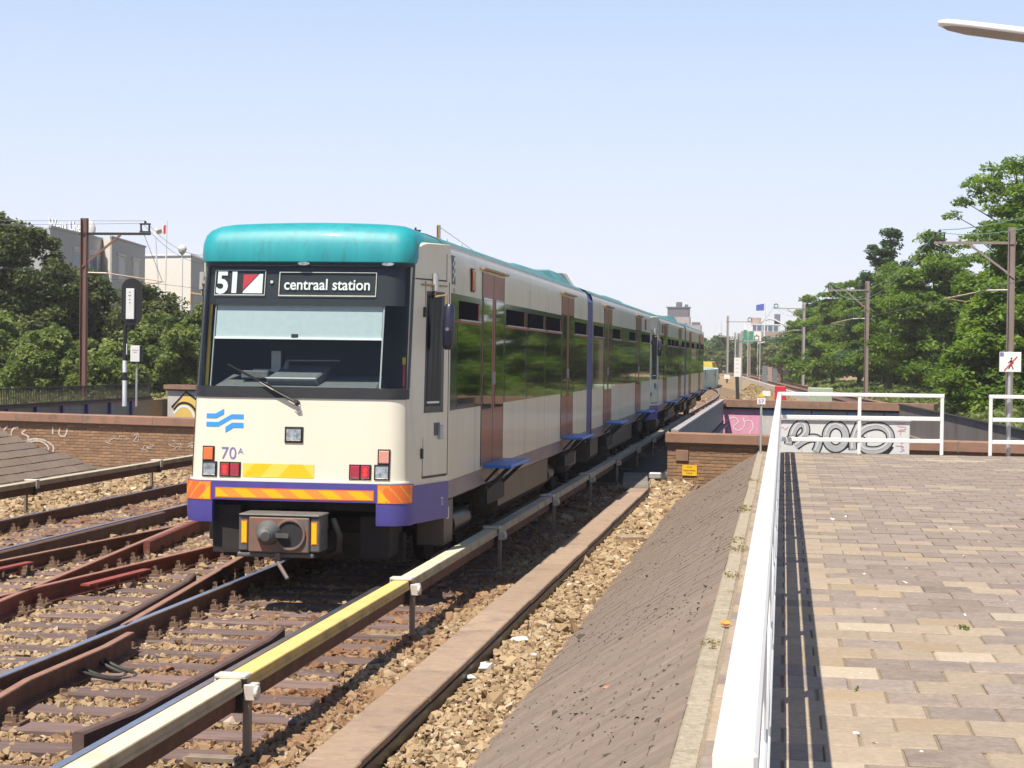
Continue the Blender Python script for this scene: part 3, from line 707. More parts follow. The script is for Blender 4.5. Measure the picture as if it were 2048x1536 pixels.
# white railings
def railing(label, pts, posts_at, group='white tube railings on the platform', near_end=False, name='platform_railing'):
    t_ = thing(name, label, 'railing', (pts[0][0], pts[0][1], PZ), 0, group); o0 = Vector((pts[0][0], pts[0][1], 0))
    hs = ((.955, .06, 'top_rail'), (.583, .062, 'middle_rail'), (.225, .062, 'lower_rail'))
    for (h, w, nm) in hs:
        for a, c in zip(pts, pts[1:]):
            A = Vector((a[0], a[1], h)) - o0; Bv = Vector((c[0], c[1], h)) - o0; d = (Bv - A).normalized()
            e0, e1 = (.028, .028) if nm != 'top_rail' else (-.03, -.031)
            MB().bar(A + d * e0, Bv - d * e1, w, w if nm == 'top_rail' else .066).build(nm, whitepaint, t_, bevel=.006)
    pm = MB().box(-.0275, .0275, -.0275, .0275, 0, .924).mesh('post', whitepaint, bevel=.005)
    for (x, y) in posts_at: link(pm, 'post', t_, (x - o0.x, y - o0.y, 0))
    return t_
side_posts = [(-.055, 2.42 + 1.80 * k) for k in range(15)] + [(-.055, 29.3)]
railing('long white square tube railing along the platform edge turning at the far corner', [(-.055, 2.40), (-.055, 29.3), (2.53, 29.62)], side_posts + [(1.22, 29.46), (2.53, 29.62)])
railing('separate white railing beside the no walking sign', [(3.30, 29.72), (6.5, 30.1), (9.5, 30.5)], [(3.30, 29.72), (5.0, 29.92), (6.5, 30.1), (8.0, 30.3), (9.5, 30.5)])

# ------------------------------------------------------------------ metro train
UL = 30.6
ZS = [.60, 1.05, 1.88, 3.23]
HW = lambda z: float(np.interp(z, ZS, [1.115, 1.115, 1.095, 1.08]))
FY = lambda z: float(np.interp(z, ZS, [0, 0, .05, .30]))
RC, BOW, PHI = .21, .055, R(74)
def half_outline(hw, f, nf=9, na=8):
    p = []
    for i in range(nf + 1):
        x = (hw - RC) * i / nf; p.append((x, f + BOW * (x / hw) ** 2, (0, -1)))
    y0 = f + BOW * ((hw - RC) / hw) ** 2
    for i in range(1, na + 1):
        a = PHI * i / na; p.append((hw - RC + RC * math.sin(a), y0 + RC - RC * math.cos(a), (math.sin(a), -math.cos(a))))
    return p
def nose(s_, z, off=0.0, hw=None, f=None):
    """point on the nose shell: s_ is the distance round from the centre line"""
    h = half_outline(HW(z) if hw is None else hw, FY(z) if f is None else f)
    sg = 1 if s_ >= 0 else -1; a = abs(s_); acc = 0
    for (p, q) in zip(h, h[1:]):
        L = math.hypot(q[0] - p[0], q[1] - p[1])
        if a <= acc + L or q is h[-1]:
            t_ = (a - acc) / L; x = p[0] + (q[0] - p[0]) * t_; y = p[1] + (q[1] - p[1]) * t_
            nx_ = p[2][0] + (q[2][0] - p[2][0]) * t_; ny_ = p[2][1] + (q[2][1] - p[2][1]) * t_
            return Vector((sg * (x + nx_ * off), y + ny_ * off, z))
        acc += L
SMAX = lambda z: sum(math.hypot(b_[0] - a_[0], b_[1] - a_[1]) for a_, b_ in zip(half_outline(HW(z), FY(z)), half_outline(HW(z), FY(z))[1:]))
def full_ring(z, off=0.0, hw=None, f=None):
    h = half_outline(HW(z) if hw is None else hw, FY(z) if f is None else f)
    r = [Vector((x + n_[0] * off, y + n_[1] * off, z)) for x, y, n_ in h]
    return [Vector((-v.x, v.y, v.z)) for v in r[:0:-1]] + r
SY0, SX = 1.15, 1.325
def cab(t_, z, off=0.0, sg=1):
    h = half_outline(HW(z), FY(z))[-1]
    x = h[0] + (SX - h[0]) * t_; y = h[1] + (SY0 - h[1]) * t_
    d = Vector((SX - h[0], SY0 - h[1], 0)).normalized(); n_ = Vector((d.y, -d.x, 0))
    return Vector((sg * (x + n_.x * off), y + n_.y * off, z))
def patch(mb, mapper, u0, u1, v0, v1, nu=1, nv=1, mi=0):
    rings = [[mapper(u0 + (u1 - u0) * i / nu, v0 + (v1 - v0) * j / nv) for i in range(nu + 1)] for j in range(nv + 1)]
    return mb.loft(rings, mi=mi)
def solid(mb, mapper, u0, u1, v0, v1, th, nu=1, mi=0):
    """raised plate on a curved surface; mapper(u, v, off)"""
    rings = []
    for v, o_ in ((v0, -.004), (v0, th), (v1, th), (v1, -.004)):
        rings.append([mapper(u0 + (u1 - u0) * i / nu, v, o_) for i in range(nu + 1)])
    mb.loft(rings, mi=mi)
    for u in (u0, u1):
        mb.add([mapper(u, v0, -.004), mapper(u, v0, th), mapper(u, v1, th), mapper(u, v1, -.004)], [(0, 1, 2, 3)], mi)
    return mb

def chevron(mb, s0, s1, z0, z1, n, lean, mats=(0, 1), off=.004):
    """strip of slanted coloured bars, each a parallelogram clipped to the strip"""
    w = (s1 - s0) / n; H = z1 - z0
    for k in range(-3, n + 3):
        a, c = s0 + k * w, s0 + (k + 1) * w
        N = 14
        for j in range(N):
            za, zb = z0 + H * j / N, z0 + H * (j + 1) / N; zm = (za + zb) / 2
            sh = lean * (zm - z0); x0 = max(s0, min(s1, a + sh)); x1 = max(s0, min(s1, c + sh))
            if x1 - x0 > .002:
                q = max(1, int((x1 - x0) / .06)); patch(mb, lambda u, v: nose(u, v, off), x0, x1, za, zb, q, 1, mats[k % 2])

def build_nose(T, number=True):
    P = lambda mb, nm, m, **k: mb.build(nm, m, T, **k)
    # lower front panel
    b = MB().loft([full_ring(z, o_) for z, o_ in ((1.05, -.03), (1.05, .022), (1.066, .022), (1.072, 0), (1.3, 0), (1.6, 0), (1.875, 0), (1.88, -.03))])
    fp = P(b, 'front_panel', cream, smooth=35)
    # bumper skirt with the opening for the coupler
    b = MB()
    def ringpart(s0, s1, z, o_, n=24): return [nose(s0 + (s1 - s0) * i / n, z, o_) for i in range(n + 1)]
    sm_ = SMAX(.9) + .02
    b.loft([ringpart(-sm_, sm_, z, o_, 60) for z, o_ in ((1.048, -.04), (1.048, .045), (.865, .045), (.865, -.06))])
    for sg in (-1, 1):
        b.loft([ringpart(sg * .83, sg * sm_, z, o_) for z, o_ in ((.865, .044), (.70, .044), (.64, .036), (.64, -.05), (.865, -.05))])
        b.add([nose(sg * .83, .865, .044), nose(sg * .83, .64, .036), nose(sg * .83, .64, -.05), nose(sg * .83, .865, -.05)], [(0, 1, 2, 3)])
    sk_ = P(b, 'bumper_skirt', purple, smooth=35)
    b = MB()
    for sg in (-1, 1): patch(b, lambda u, v: nose(u, v, .047), sg * .84, sg * sm_, .858, .866, 12, 1)
    b.build('skirt_seam', rubber, sk_)
    st = MB(); chevron(st, -.79, .80, .893, .978, 11, -1.4, off=.050); st.build('reflective_strip', [refyellow, reforange], sk_)
    st = MB(); patch(st, lambda u, v: nose(u, v, .048), -.80, .81, .883, .988, 30, 1); st.build('strip_edge', refred, sk_)
    for sg in (-1, 1):
        a, c = (.855, SMAX(.95) - .01)
        st = MB(); chevron(st, *((a, c) if sg > 0 else (-c, -a)), .868, 1.035, 3, -.75 * sg, off=.051); st.build('reflective_strip', [refyellow, reforange], sk_)
        st = MB(); patch(st, lambda u, v: nose(u, v, .049), sg * (a - .012), sg * (c + .008), .86, 1.043, 18, 1); st.build('strip_edge', refred, sk_)
    st = MB(); chevron(st, -.53, .02, 1.092, 1.225, 3, .9, (0, 1)); chevron(st, .02, .20, 1.092, 1.225, 1, -.9, (0, 1)); st.build('yellow_warning_panel', [refyellow, reflight], fp)
    # logo: two broken bands with a slanted step
    off = .004; M_ = lambda u, v: nose(u, v, off)
    lg = MB()
    X0, Z0, W_, H_ = -.925, 1.525, .39, .235
    lp = lambda q: [(X0 + W_ * x / 100, Z0 + H_ * y / 62) for x, y in q]
    for q in ([(0, 38), (22, 38), (47, 50), (47, 62), (47, 62), (26, 49), (0, 49)], ):
        pass
    shapes = [[(0, 37), (27, 37), (47, 48), (47, 62), (24, 49), (0, 49)],
              [(0, 15), (32, 15), (68, 36), (100, 36), (100, 48), (68, 48), (32, 27), (0, 27)],
              [(52, 0), (74, 13), (100, 13), (100, 26), (70, 26), (52, 15)]]
    for q in shapes:
        pts = lp(q); lg.add([M_(*p) for p in pts], [tuple(range(len(pts)))])
    lg.build('blue_emblem', logoblue, fp)
    if number:
        put_text('70', .17, lambda u, v: nose(-.755 + u, 1.265 + v, off), width=.155, height_scale=1.0).build('number', numblue, fp)
        put_text('A', .085, lambda u, v: nose(-.585 + u, 1.315 + v, off), width=.06).build('number_letter', numblue, fp)
    # lamps
    N_ = lambda u, v, o_=0: nose(u, v, o_)
    def lamp(name, u0, u1, v0, v1, m, bez=.014, glow=None):
        o_ = MB(); solid(o_, N_, u0 - bez, u1 + bez, v0 - bez, v1 + bez, .012, 3); f = o_.build(name, rubber, fp, bevel=.004)
        l_ = MB(); solid(l_, N_, u0, u1, v0, v1, .022, 3); l_.build('lens', m, f, bevel=.008)
        if glow:
            g = MB()
            for zz in (v0 + (v1 - v0) * .33, v0 + (v1 - v0) * .68):
                c = nose((u0 + u1) / 2, zz, .0225); g.disc(c, (0, -1, 0), .022, .003, 12)
            g.build('bulb_glow', glow, f)
        return f
    lamp('headlamp', -.085, .060, 1.455, 1.575, lampclear, .02)
    for sg in (-1, 1):
        q = lambda a, c: (a, c) if sg > 0 else (-c, -a)
        lamp('headlamp', *q(.815, .935), 1.10, 1.222, lampclear, .016)
        lamp('tail_lamp', *q(.67, .755), 1.10, 1.222, lampred, .014, lampredon)
        lamp('tail_lamp', *q(.565, .655), 1.10, 1.222, lampred, .014)
        lamp('indicator', *q(.845, .938), 1.25, 1.375, lamporange if sg < 0 else lamppink, .014)
    # windscreen band
    b = MB()
    zr = [1.885, 1.98, 2.4, 2.85, 3.225]
    b.loft([full_ring(z, .004) for z in zr[1:]]); ws = P(b, 'windscreen', screen, smooth=35)
    b = MB().loft([full_ring(z, o_) for z, o_ in ((1.878, -.03), (1.878, .012), (1.975, .012), (1.985, -.02))]); P(b, 'windscreen_seal', rubber, smooth=35)
    b = MB().loft([full_ring(z, o_) for z, o_ in ((3.19, -.03), (3.19, .010), (3.235, .012), (3.24, -.03))]); P(b, 'top_seal', rubber, smooth=35)
    b = MB()
    for sg in (-1, 1):
        s1 = SMAX(2.5)
        for z0, z1 in zip(zr[1:], zr[2:]): patch(b, lambda u, v: nose(u, v, -.012), sg * 1.10, sg * (s1 + .02), z0, z1, 5, 1)
        for z0, z1 in zip(zr[1:], zr[2:]): patch(b, lambda u, v: nose(u, v, .009), sg * (s1 - .03), sg * (s1 + .012), z0, z1, 1, 1)
    P(b, 'corner_post', blackp, smooth=35)
    # things seen behind the glass
    b = MB(); patch(b, lambda u, v: nose(u, v, -.045), -1.08, 1.08, 2.80, 3.215, 40, 2); hd = P(b, 'header_panel', signblk, smooth=60)
    b = MB(); patch(b, lambda u, v: nose(u, v, -.040), -.93, -.42, 2.90, 3.145, 8, 1); P(b, 'line_number_box', signblk)
    fr_ = MB()
    for (u0, u1, v0, v1) in ((-.95, -.40, 2.893, 2.903), (-.95, -.40, 3.143, 3.150), (-.95, -.942, 2.893, 3.15), (-.408, -.40, 2.893, 3.15),
                             (-.26, .735, 2.888, 2.900), (-.26, .735, 3.125, 3.132), (-.26, -.25, 2.89, 3.13), (.727, .735, 2.89, 3.13)):
        patch(fr_, lambda u, v: nose(u, v, -.028), u0, u1, v0, v1, 10 if u1 - u0 > .1 else 1, 1)
    fr_.build('sign_frame', clampm, hd)
    Ds = lambda u, v: nose(u, v, -.030)
    b = MB(); put_text('5', .31, lambda u, v: Ds(-.93 + u, 2.92 + v), width=.135, bold=.010, mb=b); put_text('1', .31, lambda u, v: Ds(-.755 + u, 2.92 + v), width=.052, bold=.004, mb=b)
    b.build('line_number', white, hd)
    b = MB(); b.add([Ds(-.635, 3.105), Ds(-.48, 3.105), Ds(-.635, 2.945)], [(0, 1, 2)]); b.build('line_emblem_red', redprint, hd)
    b = MB(); b.add([Ds(-.635, 2.915), Ds(-.43, 2.915), Ds(-.43, 3.11), Ds(-.465, 3.11), Ds(-.63, 2.935)], [(0, 1, 2, 3, 4)]); b.build('line_emblem_white', white, hd)
    b = put_text('centraal station', .155, lambda u, v: Ds(-.205 + u, 2.955 + v), width=.875, bold=.0025); b.build('destination', white, hd)
    b = MB(); b.disc(nose(-.335, 3.03, -.036), (0, -1, 0), .016, .01, 10); b.build('sensor', white, hd)
    b = MB(); patch(b, lambda u, v: nose(u, v, -.085), -.93, .80, 2.475, 2.83, 24, 2); bl = P(b, 'sun_blind', blindm, smooth=60)
    b = MB(); solid(b, lambda u, v, o_=0: nose(u, v, -.085 + o_), -.94, .81, 2.457, 2.479, .012, 20); b.build('blind_bar', white, bl)
    b = MB(); solid(b, lambda u, v, o_=0: nose(u, v, -.085 + o_), -.11, -.045, 2.475, 2.51, .016, 1); b.build('blind_clip', rubber, bl)
    b = MB()
    for u in (-.945, .815): solid(b, lambda u_, v, o_=0: nose(u_, v, -.08 + o_), u - .007, u + .007, 1.97, 2.83, .012, 1)
    P(b, 'blind_rail', galv)
    b = MB(); b.box(-1.02, 1.02, .45, 1.9, 1.70, 1.76); b.box(-1.05, 1.05, 1.85, 1.9, 1.7, 3.4); b.box(-1.05, 1.05, .5, 1.9, 3.33, 3.4)
    P(b, 'cab_interior', cabdark)
    b = MB(); b.hexa([Vector(p) for p in ((-.93, .18, 1.80), (.80, .18, 1.80), (.80, .75, 1.80), (-.93, .75, 1.80), (-.90, .20, 1.985), (.78, .20, 1.985), (.74, .70, 2.10), (-.86, .70, 2.10))])
    ds = P(b, 'dashboard', cabgrey, bevel=.02)
    b = MB(); b.hexa([Vector(p) for p in ((-.36, .24, 1.99), (.17, .24, 1.99), (.17, .6, 2.04), (-.36, .6, 2.04), (-.36, .22, 2.075), (.15, .22, 2.075), (.22, .62, 2.20), (-.27, .62, 2.20))])
    b.build('console', cabgrey, ds, bevel=.015)
    b = MB(); b.bar((-.36, .205, 2.072), (.155, .205, 2.072), .012, .010); b.build('console_edge', white, ds)
    b = MB(); b.tube((-.22, .45, 2.17), (-.20, .42, 2.24), .03, .02, 8); b.bar((-.2, .42, 2.245), (.35, .40, 2.25), .014, .014); b.build('microphone', cabgrey, ds)
    b = MB(); b.box(-.52, -.42, .95, 1.0, 2.12, 2.34); b.box(-.70, -.42, .9, 1.0, 2.12, 2.15); b.build('intercom', galv, ds)
    b = MB(); b.box(-.66, -.38, .35, .5, 2.06, 2.14); b.build('control_box', cabgrey, ds, bevel=.01)
    b = MB(); b.box(.94, 1.0, .62, .72, 1.98, 2.30); b.build('fire_extinguisher', redprint, ds, bevel=.02)
    b = MB(); b.box(.945, .985, .60, .615, 2.22, 2.29); b.build('yellow_tag', refyellow, ds)
    b = MB(); b.tube((-1.03, .38, 1.98), (-1.02, .50, 2.9), .018, .018, 8); b.build('yellow_handrail', refyellow, ds)
    # wiper
    b = MB(); pv = nose(-.015, 1.845, .035); tip = nose(-.72, 2.20, .035)
    b.tube(pv + Vector((.03, .03, -.02)), pv + Vector((.02, -.02, -.0)), .028, .022, 10); b.path([pv, pv.lerp(tip, .3) + Vector((0, -.02, 0)), pv.lerp(tip, .55)], [.016, .012, .008], 6)
    b.bar(pv.lerp(tip, .12) + Vector((0, -.004, .02)), tip, .012, .022)
    b.bar(pv.lerp(tip, .5), tip, .02, .008); P(b, 'wiper', rubber)
    b = MB().path([nose(-.0, 1.83, .02), nose(.045, 1.80, .03), nose(.055, 1.75, .02), nose(.02, 1.735, .012), nose(-.01, 1.76, .006)], .006, 5); b.build('washer_hose', galv, fp)
    # teal roof cap
    pr_ = [(3.225, 1.085, .28, .02), (3.235, 1.105, .265, .0), (3.30, 1.115, .262, 0), (3.42, 1.112, .285, 0), (3.50, 1.095, .325, 0), (3.555, 1.06, .385, 0), (3.592, 1.0, .47, 0), (3.612, .93, .58, 0), (3.628, .82, .78, 0), (3.645, .6, 1.1, 0)]
    rings = []
    for z, hw, f, _ in pr_:
        r = full_ring(z, 0, hw, f)
        e0 = Vector((r[0].x + (.0), 1.55, z - .0)); e1 = Vector((r[-1].x, 1.55, z))
        crown = [Vector((v.x, v.y, v.z + .03 * (1 - (v.x / 1.1) ** 2) * min(1, max(0, (z - 3.42) / .1)))) for v in r]
        rings.append([e0] + crown + [e1])
    b = MB().loft(rings); b.add(rings[-1], [tuple(range(len(rings[-1])))]); P(b, 'roof_cap', teal, smooth=40)
    b = MB(); rings = []
    for yy, k in ((.62, .80), (.9, .90), (1.16, 1.0)):
        rings.append([Vector((u * k, yy, v)) for u, v in ((1.235, 3.30), (1.235, 3.466), (1.19, 3.515), (1.06, 3.57), (.6, 3.6), (-.6, 3.6), (-1.06, 3.57), (-1.19, 3.515), (-1.235, 3.466), (-1.235, 3.30))])
    P(b.loft(rings, False, True), 'roof_shoulder', tealroof, smooth=40)
    b = MB()
    for u in (-.30, .55):
        c = nose(u + .3, 3.215, .015); b.loft([[c + Vector((math.cos(a) * .062, -.012, math.sin(a) * .018)) for a in np.linspace(0, 2 * math.pi, 12, endpoint=False)], [c + Vector((math.cos(a) * .07, .02, math.sin(a) * .02)) for a in np.linspace(0, 2 * math.pi, 12, endpoint=False)]], True, True)
    P(b, 'marker_light', lampclear)
    # side of the cab
    for sg in (-1, 1):
        rings = []
        K = 14
        ztop = lambda t_: 3.27 + .17 * math.sqrt(max(0, 1 - max(0, 1 - t_ / .42) ** 2)) + .015 * t_
        for j, zf in enumerate((0, .12, .35, .6, .85, 1.0)):
            rings.append([cab(-.06 + 1.06 * i / K, .83 + (ztop(max(0, -.06 + 1.06 * i / K)) - .83) * zf, .0, sg) for i in range(K + 1)])
        rings.append([v + Vector((-sg * .12, .02, .02)) for v in rings[-1]])
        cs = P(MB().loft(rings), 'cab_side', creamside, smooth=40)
        cm = lambda u, v, o_=0: cab(u, v, o_, sg)
        b = MB(); solid(b, cm, .0, 1.0, .64, 1.02, .006, 4); b.build('cab_skirt', purple, cs)
        b = MB(); solid(b, cm, .37, .84, 1.735, 2.965, .006, 3); w_ = b.build('cab_window', blackp, cs)
        b = MB(); solid(b, cm, .41, .76, 1.80, 2.93, .010, 3); b.build('pane', cabpane, w_)
        b = MB(); solid(b, cm, .42, .72, 1.83, 1.85, .014, 1); b.build('sill_bar', white, w_)
        b = MB()
        for u in (.325, .965): solid(b, cm, u, u + .012, 1.08, 3.07, .003)
        solid(b, cm, .34, .95, 1.075, 1.10, .003); solid(b, cm, -.04, .90, 3.075, 3.09, .003, 4); solid(b, cm, .89, .90, 3.09, 3.36, .003)
        b.build('cab_door_seam', rubber, cs)
        b = MB(); solid(b, cm, .22, .86, 3.02, 3.035, .03, 3); b.build('drip_rail', brass, cs)
        b = MB(); solid(b, cm, .62, .76, 1.50, 1.63, .004); b.build('handle_recess', cabgrey, cs)
        b = MB(); solid(b, cm, .72, .80, 1.46, 1.60, .03); b.build('door_handle', galv, cs, bevel=.006)
        b = MB()
        for zz in (1.28, 2.70): solid(b, cm, .29, .325, zz, zz + .10, .02)
        b.build('hinge', rubber, cs)
        # mirror on its bracket
        A = cm(.55, 2.99, .02); b = MB(); b.tube(A - Vector((0, 0, .02)), A + Vector((0, 0, .16)), .035, .03, 10); b.build('camera_pod', galv, cs)
        Bm = cm(.60, 2.93, .13); b = MB().path([A, A + Vector((0, -.02, -.08)), Bm, Bm - Vector((0, 0, .12))], .014, 6); b.build('mirror_bracket', brass, cs)
        if sg > 0:
            Mc = Bm + Vector((sg * .03, -.02, -.32)); b = MB()
            rr_ = []
            for z, wx, wy in ((.23, .035, .03), (.20, .055, .055), (.0, .065, .065), (-.20, .055, .05), (-.235, .03, .03)):
                rr_.append([Mc + Vector((sg * (math.cos(a) * wx + z * .03), math.sin(a) * wy, z)) for a in np.linspace(0, 2 * math.pi, 10, endpoint=False)])
            b.loft(rr_, True, True); mir = b.build('mirror', mirrorblue, cs, smooth=50)
            b = MB().disc(Mc + Vector((0, -.062, -.03)), (0, -1, .1), .02, .02, 10); b.build('mirror_joint', cabgrey, mir)
    put_text('TS', .09, lambda u, v: cab(.80 + v * .0 + .0 + u * .6, .78 + v * 1.3, .009, 1), width=.10).build('side_code', white, T)
    # coupler head
    cx, cy = 0, -.50
    cp = thing_part('coupler', T)
    b = MB(); b.box(-.30, .30, cy - .03, cy + .02, .41, .75); b.build('face_plate', coupler, cp, bevel=.012)
    b = MB(); b.box(-.40, .40, cy - .03, cy + .35, .755, .778); b.box(-.40, -.305, cy - .01, cy + .3, .42, .755); b.box(.305, .40, cy - .01, cy + .3, .42, .755)
    b.box(-.42, .34, cy, cy + .05, .36, .405); b.build('coupler_housing', couplergrey, cp, bevel=.012)
    b = MB(); b.box(-.15, .15, cy + .02, .9, .44, .74); b.build('draw_bar', steeldark, cp)
    b = MB(); b.tube((-.10, cy - .03, .60), (-.10, cy - .16, .585), .125, .075, 16); b.tube((-.10, cy - .16, .585), (-.08, cy - .21, .58), .075, .045, 14); b.build('coupling_cone', couplergrey, cp, smooth=45)
    b = MB(); b.tube((.115, cy - .032, .585), (.115, cy - .038, .585), .135, .135, 20); b.build('coupling_cup', cabdark, cp)
    b = MB().path([(.115 + .14 * math.cos(a), cy - .04, .585 + .14 * math.sin(a)) for a in np.linspace(0, 2 * math.pi, 21)], .015, 6); b.build('cup_rim', coupler, cp, smooth=60)
    b = MB().bar((-.04, cy - .1, .585), (.10, cy - .05, .575), .05, .04); b.build('hook', couplergrey, cp)
    for x in (-.345, .345):
        b = MB().box(x - .024, x + .024, cy - .018, cy - .010, .50, .70); f = b.build('reflector', refyellow, cp)
        b = MB().box(x - .030, x + .030, cy - .014, cy - .009, .49, .71); b.build('reflector_edge', refred, cp)
    b = MB(); b.tube((-.0, cy - .03, .40), (-.01, cy - .06, .34), .03, .03, 8); b.tube((-.01, cy - .06, .34), (.13, cy - .16, .18), .021, .019, 10); b.build('release_handle', coupler, cp)
    b = MB().path([(.45, -.2, .72), (.52, -.2, .55), (.5, -.15, .40), (.38, -.1, .36)], .03, 8); b.build('brake_hose', rubber, cp, smooth=60)
    # beneath the nose
    b = MB(); b.box(-1.0, 1.0, .35, 1.2, .75, 1.04); b.box(-.86, -.58, .12, .3, .33, .80); b.box(.60, .90, .3, .9, .3, .7); b.box(-.95, .95, .75, .85, .22, .5); P(b, 'under_nose_frame', steeldark)
def thing_part(name, parent):
    o = bpy.data.objects.new(name, None); C.objects.link(o); o.parent = parent; return o

DOORS = [(3.15, 4.75), (10.6, 12.2), (17.3, 18.85), (24.85, 26.4)]
ART = (14.35, 15.2); SEND = 29.45
def build_unit(T, number=True):
    P = lambda mb, nm, m, **k: mb.build(nm, m, T, **k)
    build_nose(T, number)
    for (a, c) in ((SY0, ART[0]), (ART[1], SEND)):
        for sg in (-1, 1):
            pr_ = [(SX - .03, .83), (SX, .84), (SX, 3.15), (SX - .004, 3.30), (SX - .018, 3.40), (SX - .045, 3.445)]
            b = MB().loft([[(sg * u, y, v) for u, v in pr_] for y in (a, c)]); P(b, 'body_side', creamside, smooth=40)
            b = MB().loft([[(sg * u, y, v) for u, v in ((SX - .045, 3.44), (SX - .04, 3.462), (SX - .085, 3.475), (SX - .09, 3.45))] for y in (a, c)]); P(b, 'gutter', whitepaint)
            b = MB().loft([[(sg * u, y, v) for u, v in ((SX - .001, 1.018), (SX + .004, 1.016), (SX + .004, .832), (SX - .03, .828))] for y in (a, c)]); P(b, 'lower_band', purpledull)
        half = [(SX - .085, 3.468), (1.19, 3.52), (1.06, 3.575), (.8, 3.61), (.4, 3.635), (0, 3.64)]
        pr_ = [(u, v) for u, v in half] + [(-u, v) for u, v in half[-2::-1]]
        b = MB().loft([[(u, y, v) for u, v in pr_] for y in (a + .0, c)]); P(b, 'roof', tealroof, smooth=40)
        b = MB().box(-1.28, 1.28, a, c, .80, .84); P(b, 'floor_frame', steeldark)
        b = MB()
        for y in ((a + .02, c - .02)): b.box(-1.27, 1.27, y - .01, y + .01, .84, 3.45)
        P(b, 'end_wall', cabdark)
    b = MB()
    ru = [(-1.30, .86), (-1.31, 3.3), (-1.2, 3.47), (-.8, 3.56), (.8, 3.56), (1.2, 3.47), (1.31, 3.3), (1.30, .86)]
    b.loft([[(u * k, y, v) for u, v in ru] for y, k in ((ART[0] - .02, .985), (ART[0] + .02, 1.012), (ART[1] - .02, 1.012), (ART[1] + .02, .985))]); P(b, 'gangway', artblue)
    # roof fairings
    b = MB(); b.hexa([Vector(p) for p in ((-1.0, 9.0, 3.55), (1.0, 9.0, 3.55), (1.0, 12.2, 3.55), (-1.0, 12.2, 3.55), (-.8, 9.2, 3.70), (.8, 9.2, 3.70), (.8, 12.2, 3.72), (-.8, 12.2, 3.72))]); P(b, 'roof_unit', tealroof, bevel=.03)
    b = MB(); b.hexa([Vector(p) for p in ((-1.12, 12.3, 3.52), (1.12, 12.3, 3.52), (1.12, 14.1, 3.52), (-1.12, 14.1, 3.52), (-.9, 12.3, 3.76), (.9, 12.3, 3.76), (.95, 13.5, 3.74), (-.95, 13.5, 3.74))]); P(b, 'roof_fairing', tealroof, bevel=.02)
    b = MB(); b.hexa([Vector(p) for p in ((-1.13, 14.12, 3.48), (1.13, 14.12, 3.48), (1.13, 14.5, 3.48), (-1.13, 14.5, 3.48), (-.95, 13.6, 3.76), (.95, 13.6, 3.76), (1.0, 13.85, 3.76), (-1.0, 13.85, 3.76))]); P(b, 'fairing_edge', creamside)
    b = MB(); b.hexa([Vector(p) for p in ((-1.0, 22.5, 3.55), (1.0, 22.5, 3.55), (1.0, 26.5, 3.55), (-1.0, 26.5, 3.55), (-.8, 22.7, 3.70), (.8, 22.7, 3.70), (.8, 26.2, 3.70), (-.8, 26.2, 3.70))]); P(b, 'roof_unit', tealroof, bevel=.03)
    b = MB().box(.92, 1.05, 2.35, 2.42, 3.56, 3.60); b.box(.85, 1.10, 3.0, 3.06, 3.55, 3.585); P(b, 'roof_clip', white)
    # windows between the doors
    spans = [(SY0 + .05, DOORS[0][0] - .03), (DOORS[0][1] + .03, DOORS[1][0] - .03), (DOORS[1][1] + .03, ART[0] - .05), (ART[1] + .05, DOORS[2][0] - .03), (DOORS[2][1] + .03, DOORS[3][0] - .03), (DOORS[3][1] + .03, SEND - .1)]
    for sg in (-1, 1):
        q = lambda a, c: sorted((sg * a, sg * c))
        for i, (a, c) in enumerate(spans):
            W0, W1 = 1.745, 2.965
            f = P(MB().box(*q(SX - .02, SX + .005), a, c, W0, W1), 'window_band', bandglass)
            n = {0: 1, 1: 3, 2: 1, 3: 1, 4: 3, 5: 1}[i]; L = (c - a) / n
            for k in range(n):
                y0, y1 = a + L * k + .16, a + L * (k + 1) - .16
                if i == 0: y0, y1 = a + .45, c - .22
                MB().box(*q(SX, SX + .008), y0 - .08, y1 + .08, W0 + .02, 2.66).build('pane', darkglass, f)
                if i in (0, 1, 3, 2, 4, 5) and not (i == 4 and k == 1):
                    b = MB().box(*q(SX, SX + .009), y0, y1, 2.70, 2.90); v = b.build('vent', ventdark, f)
                    b = MB(); b.box(*q(SX, SX + .013), y1 - .07, y1 - .02, 2.71, 2.89); b.build('vent_frame', ventred, f)
                    b = MB(); b.box(*q(SX - .01, SX + .03), y0 - .03, y1 + .03, 2.688, 2.704); b.build('vent_ledge', galv, f)
            MB().box(*q(SX, SX + .009), a + .02, c - .02, 2.668, 2.684).build('red_line', ventred, f)
        for i, (a, c) in enumerate(DOORS):
            d_ = thing_part('door', T); m_ = (a + c) / 2
            for (l0, l1) in ((a, m_ - .008), (m_ + .008, c)):
                lf = MB().box(*q(SX - .03, SX + .006), l0, l1, 1.06, 3.27).build('door_leaf', doorred, d_, bevel=.006)
                g0, g1 = (l0 + .05, l1 - .13) if l1 < m_ else (l0 + .13, l1 - .05)
                MB().box(*q(SX, SX + .012), g0, g1, 1.70, 2.99).build('door_glass', darkglass, d_, bevel=.003)
            b = MB()
            for yy in (m_ - .05, m_ + .05): b.box(*q(SX, SX + .025), yy - .012, yy + .012, 1.98, 2.13)
            b.build('door_handle', galv, d_)
            b = MB(); b.box(*q(SX - .01, SX + .05), a - .12, c + .10, 3.30, 3.325); b.build('drip_rail', brass, d_)
            b = MB(); b.box(*q(SX, SX + .007), a - .015, a - .003, 1.05, 3.28); b.box(*q(SX, SX + .007), c + .003, c + .015, 1.05, 3.28); b.box(*q(SX, SX + .0075), m_ - .006, m_ + .006, 1.06, 3.27); b.build('door_seal', rubber, d_)
            st = thing_part('folding_step', T)
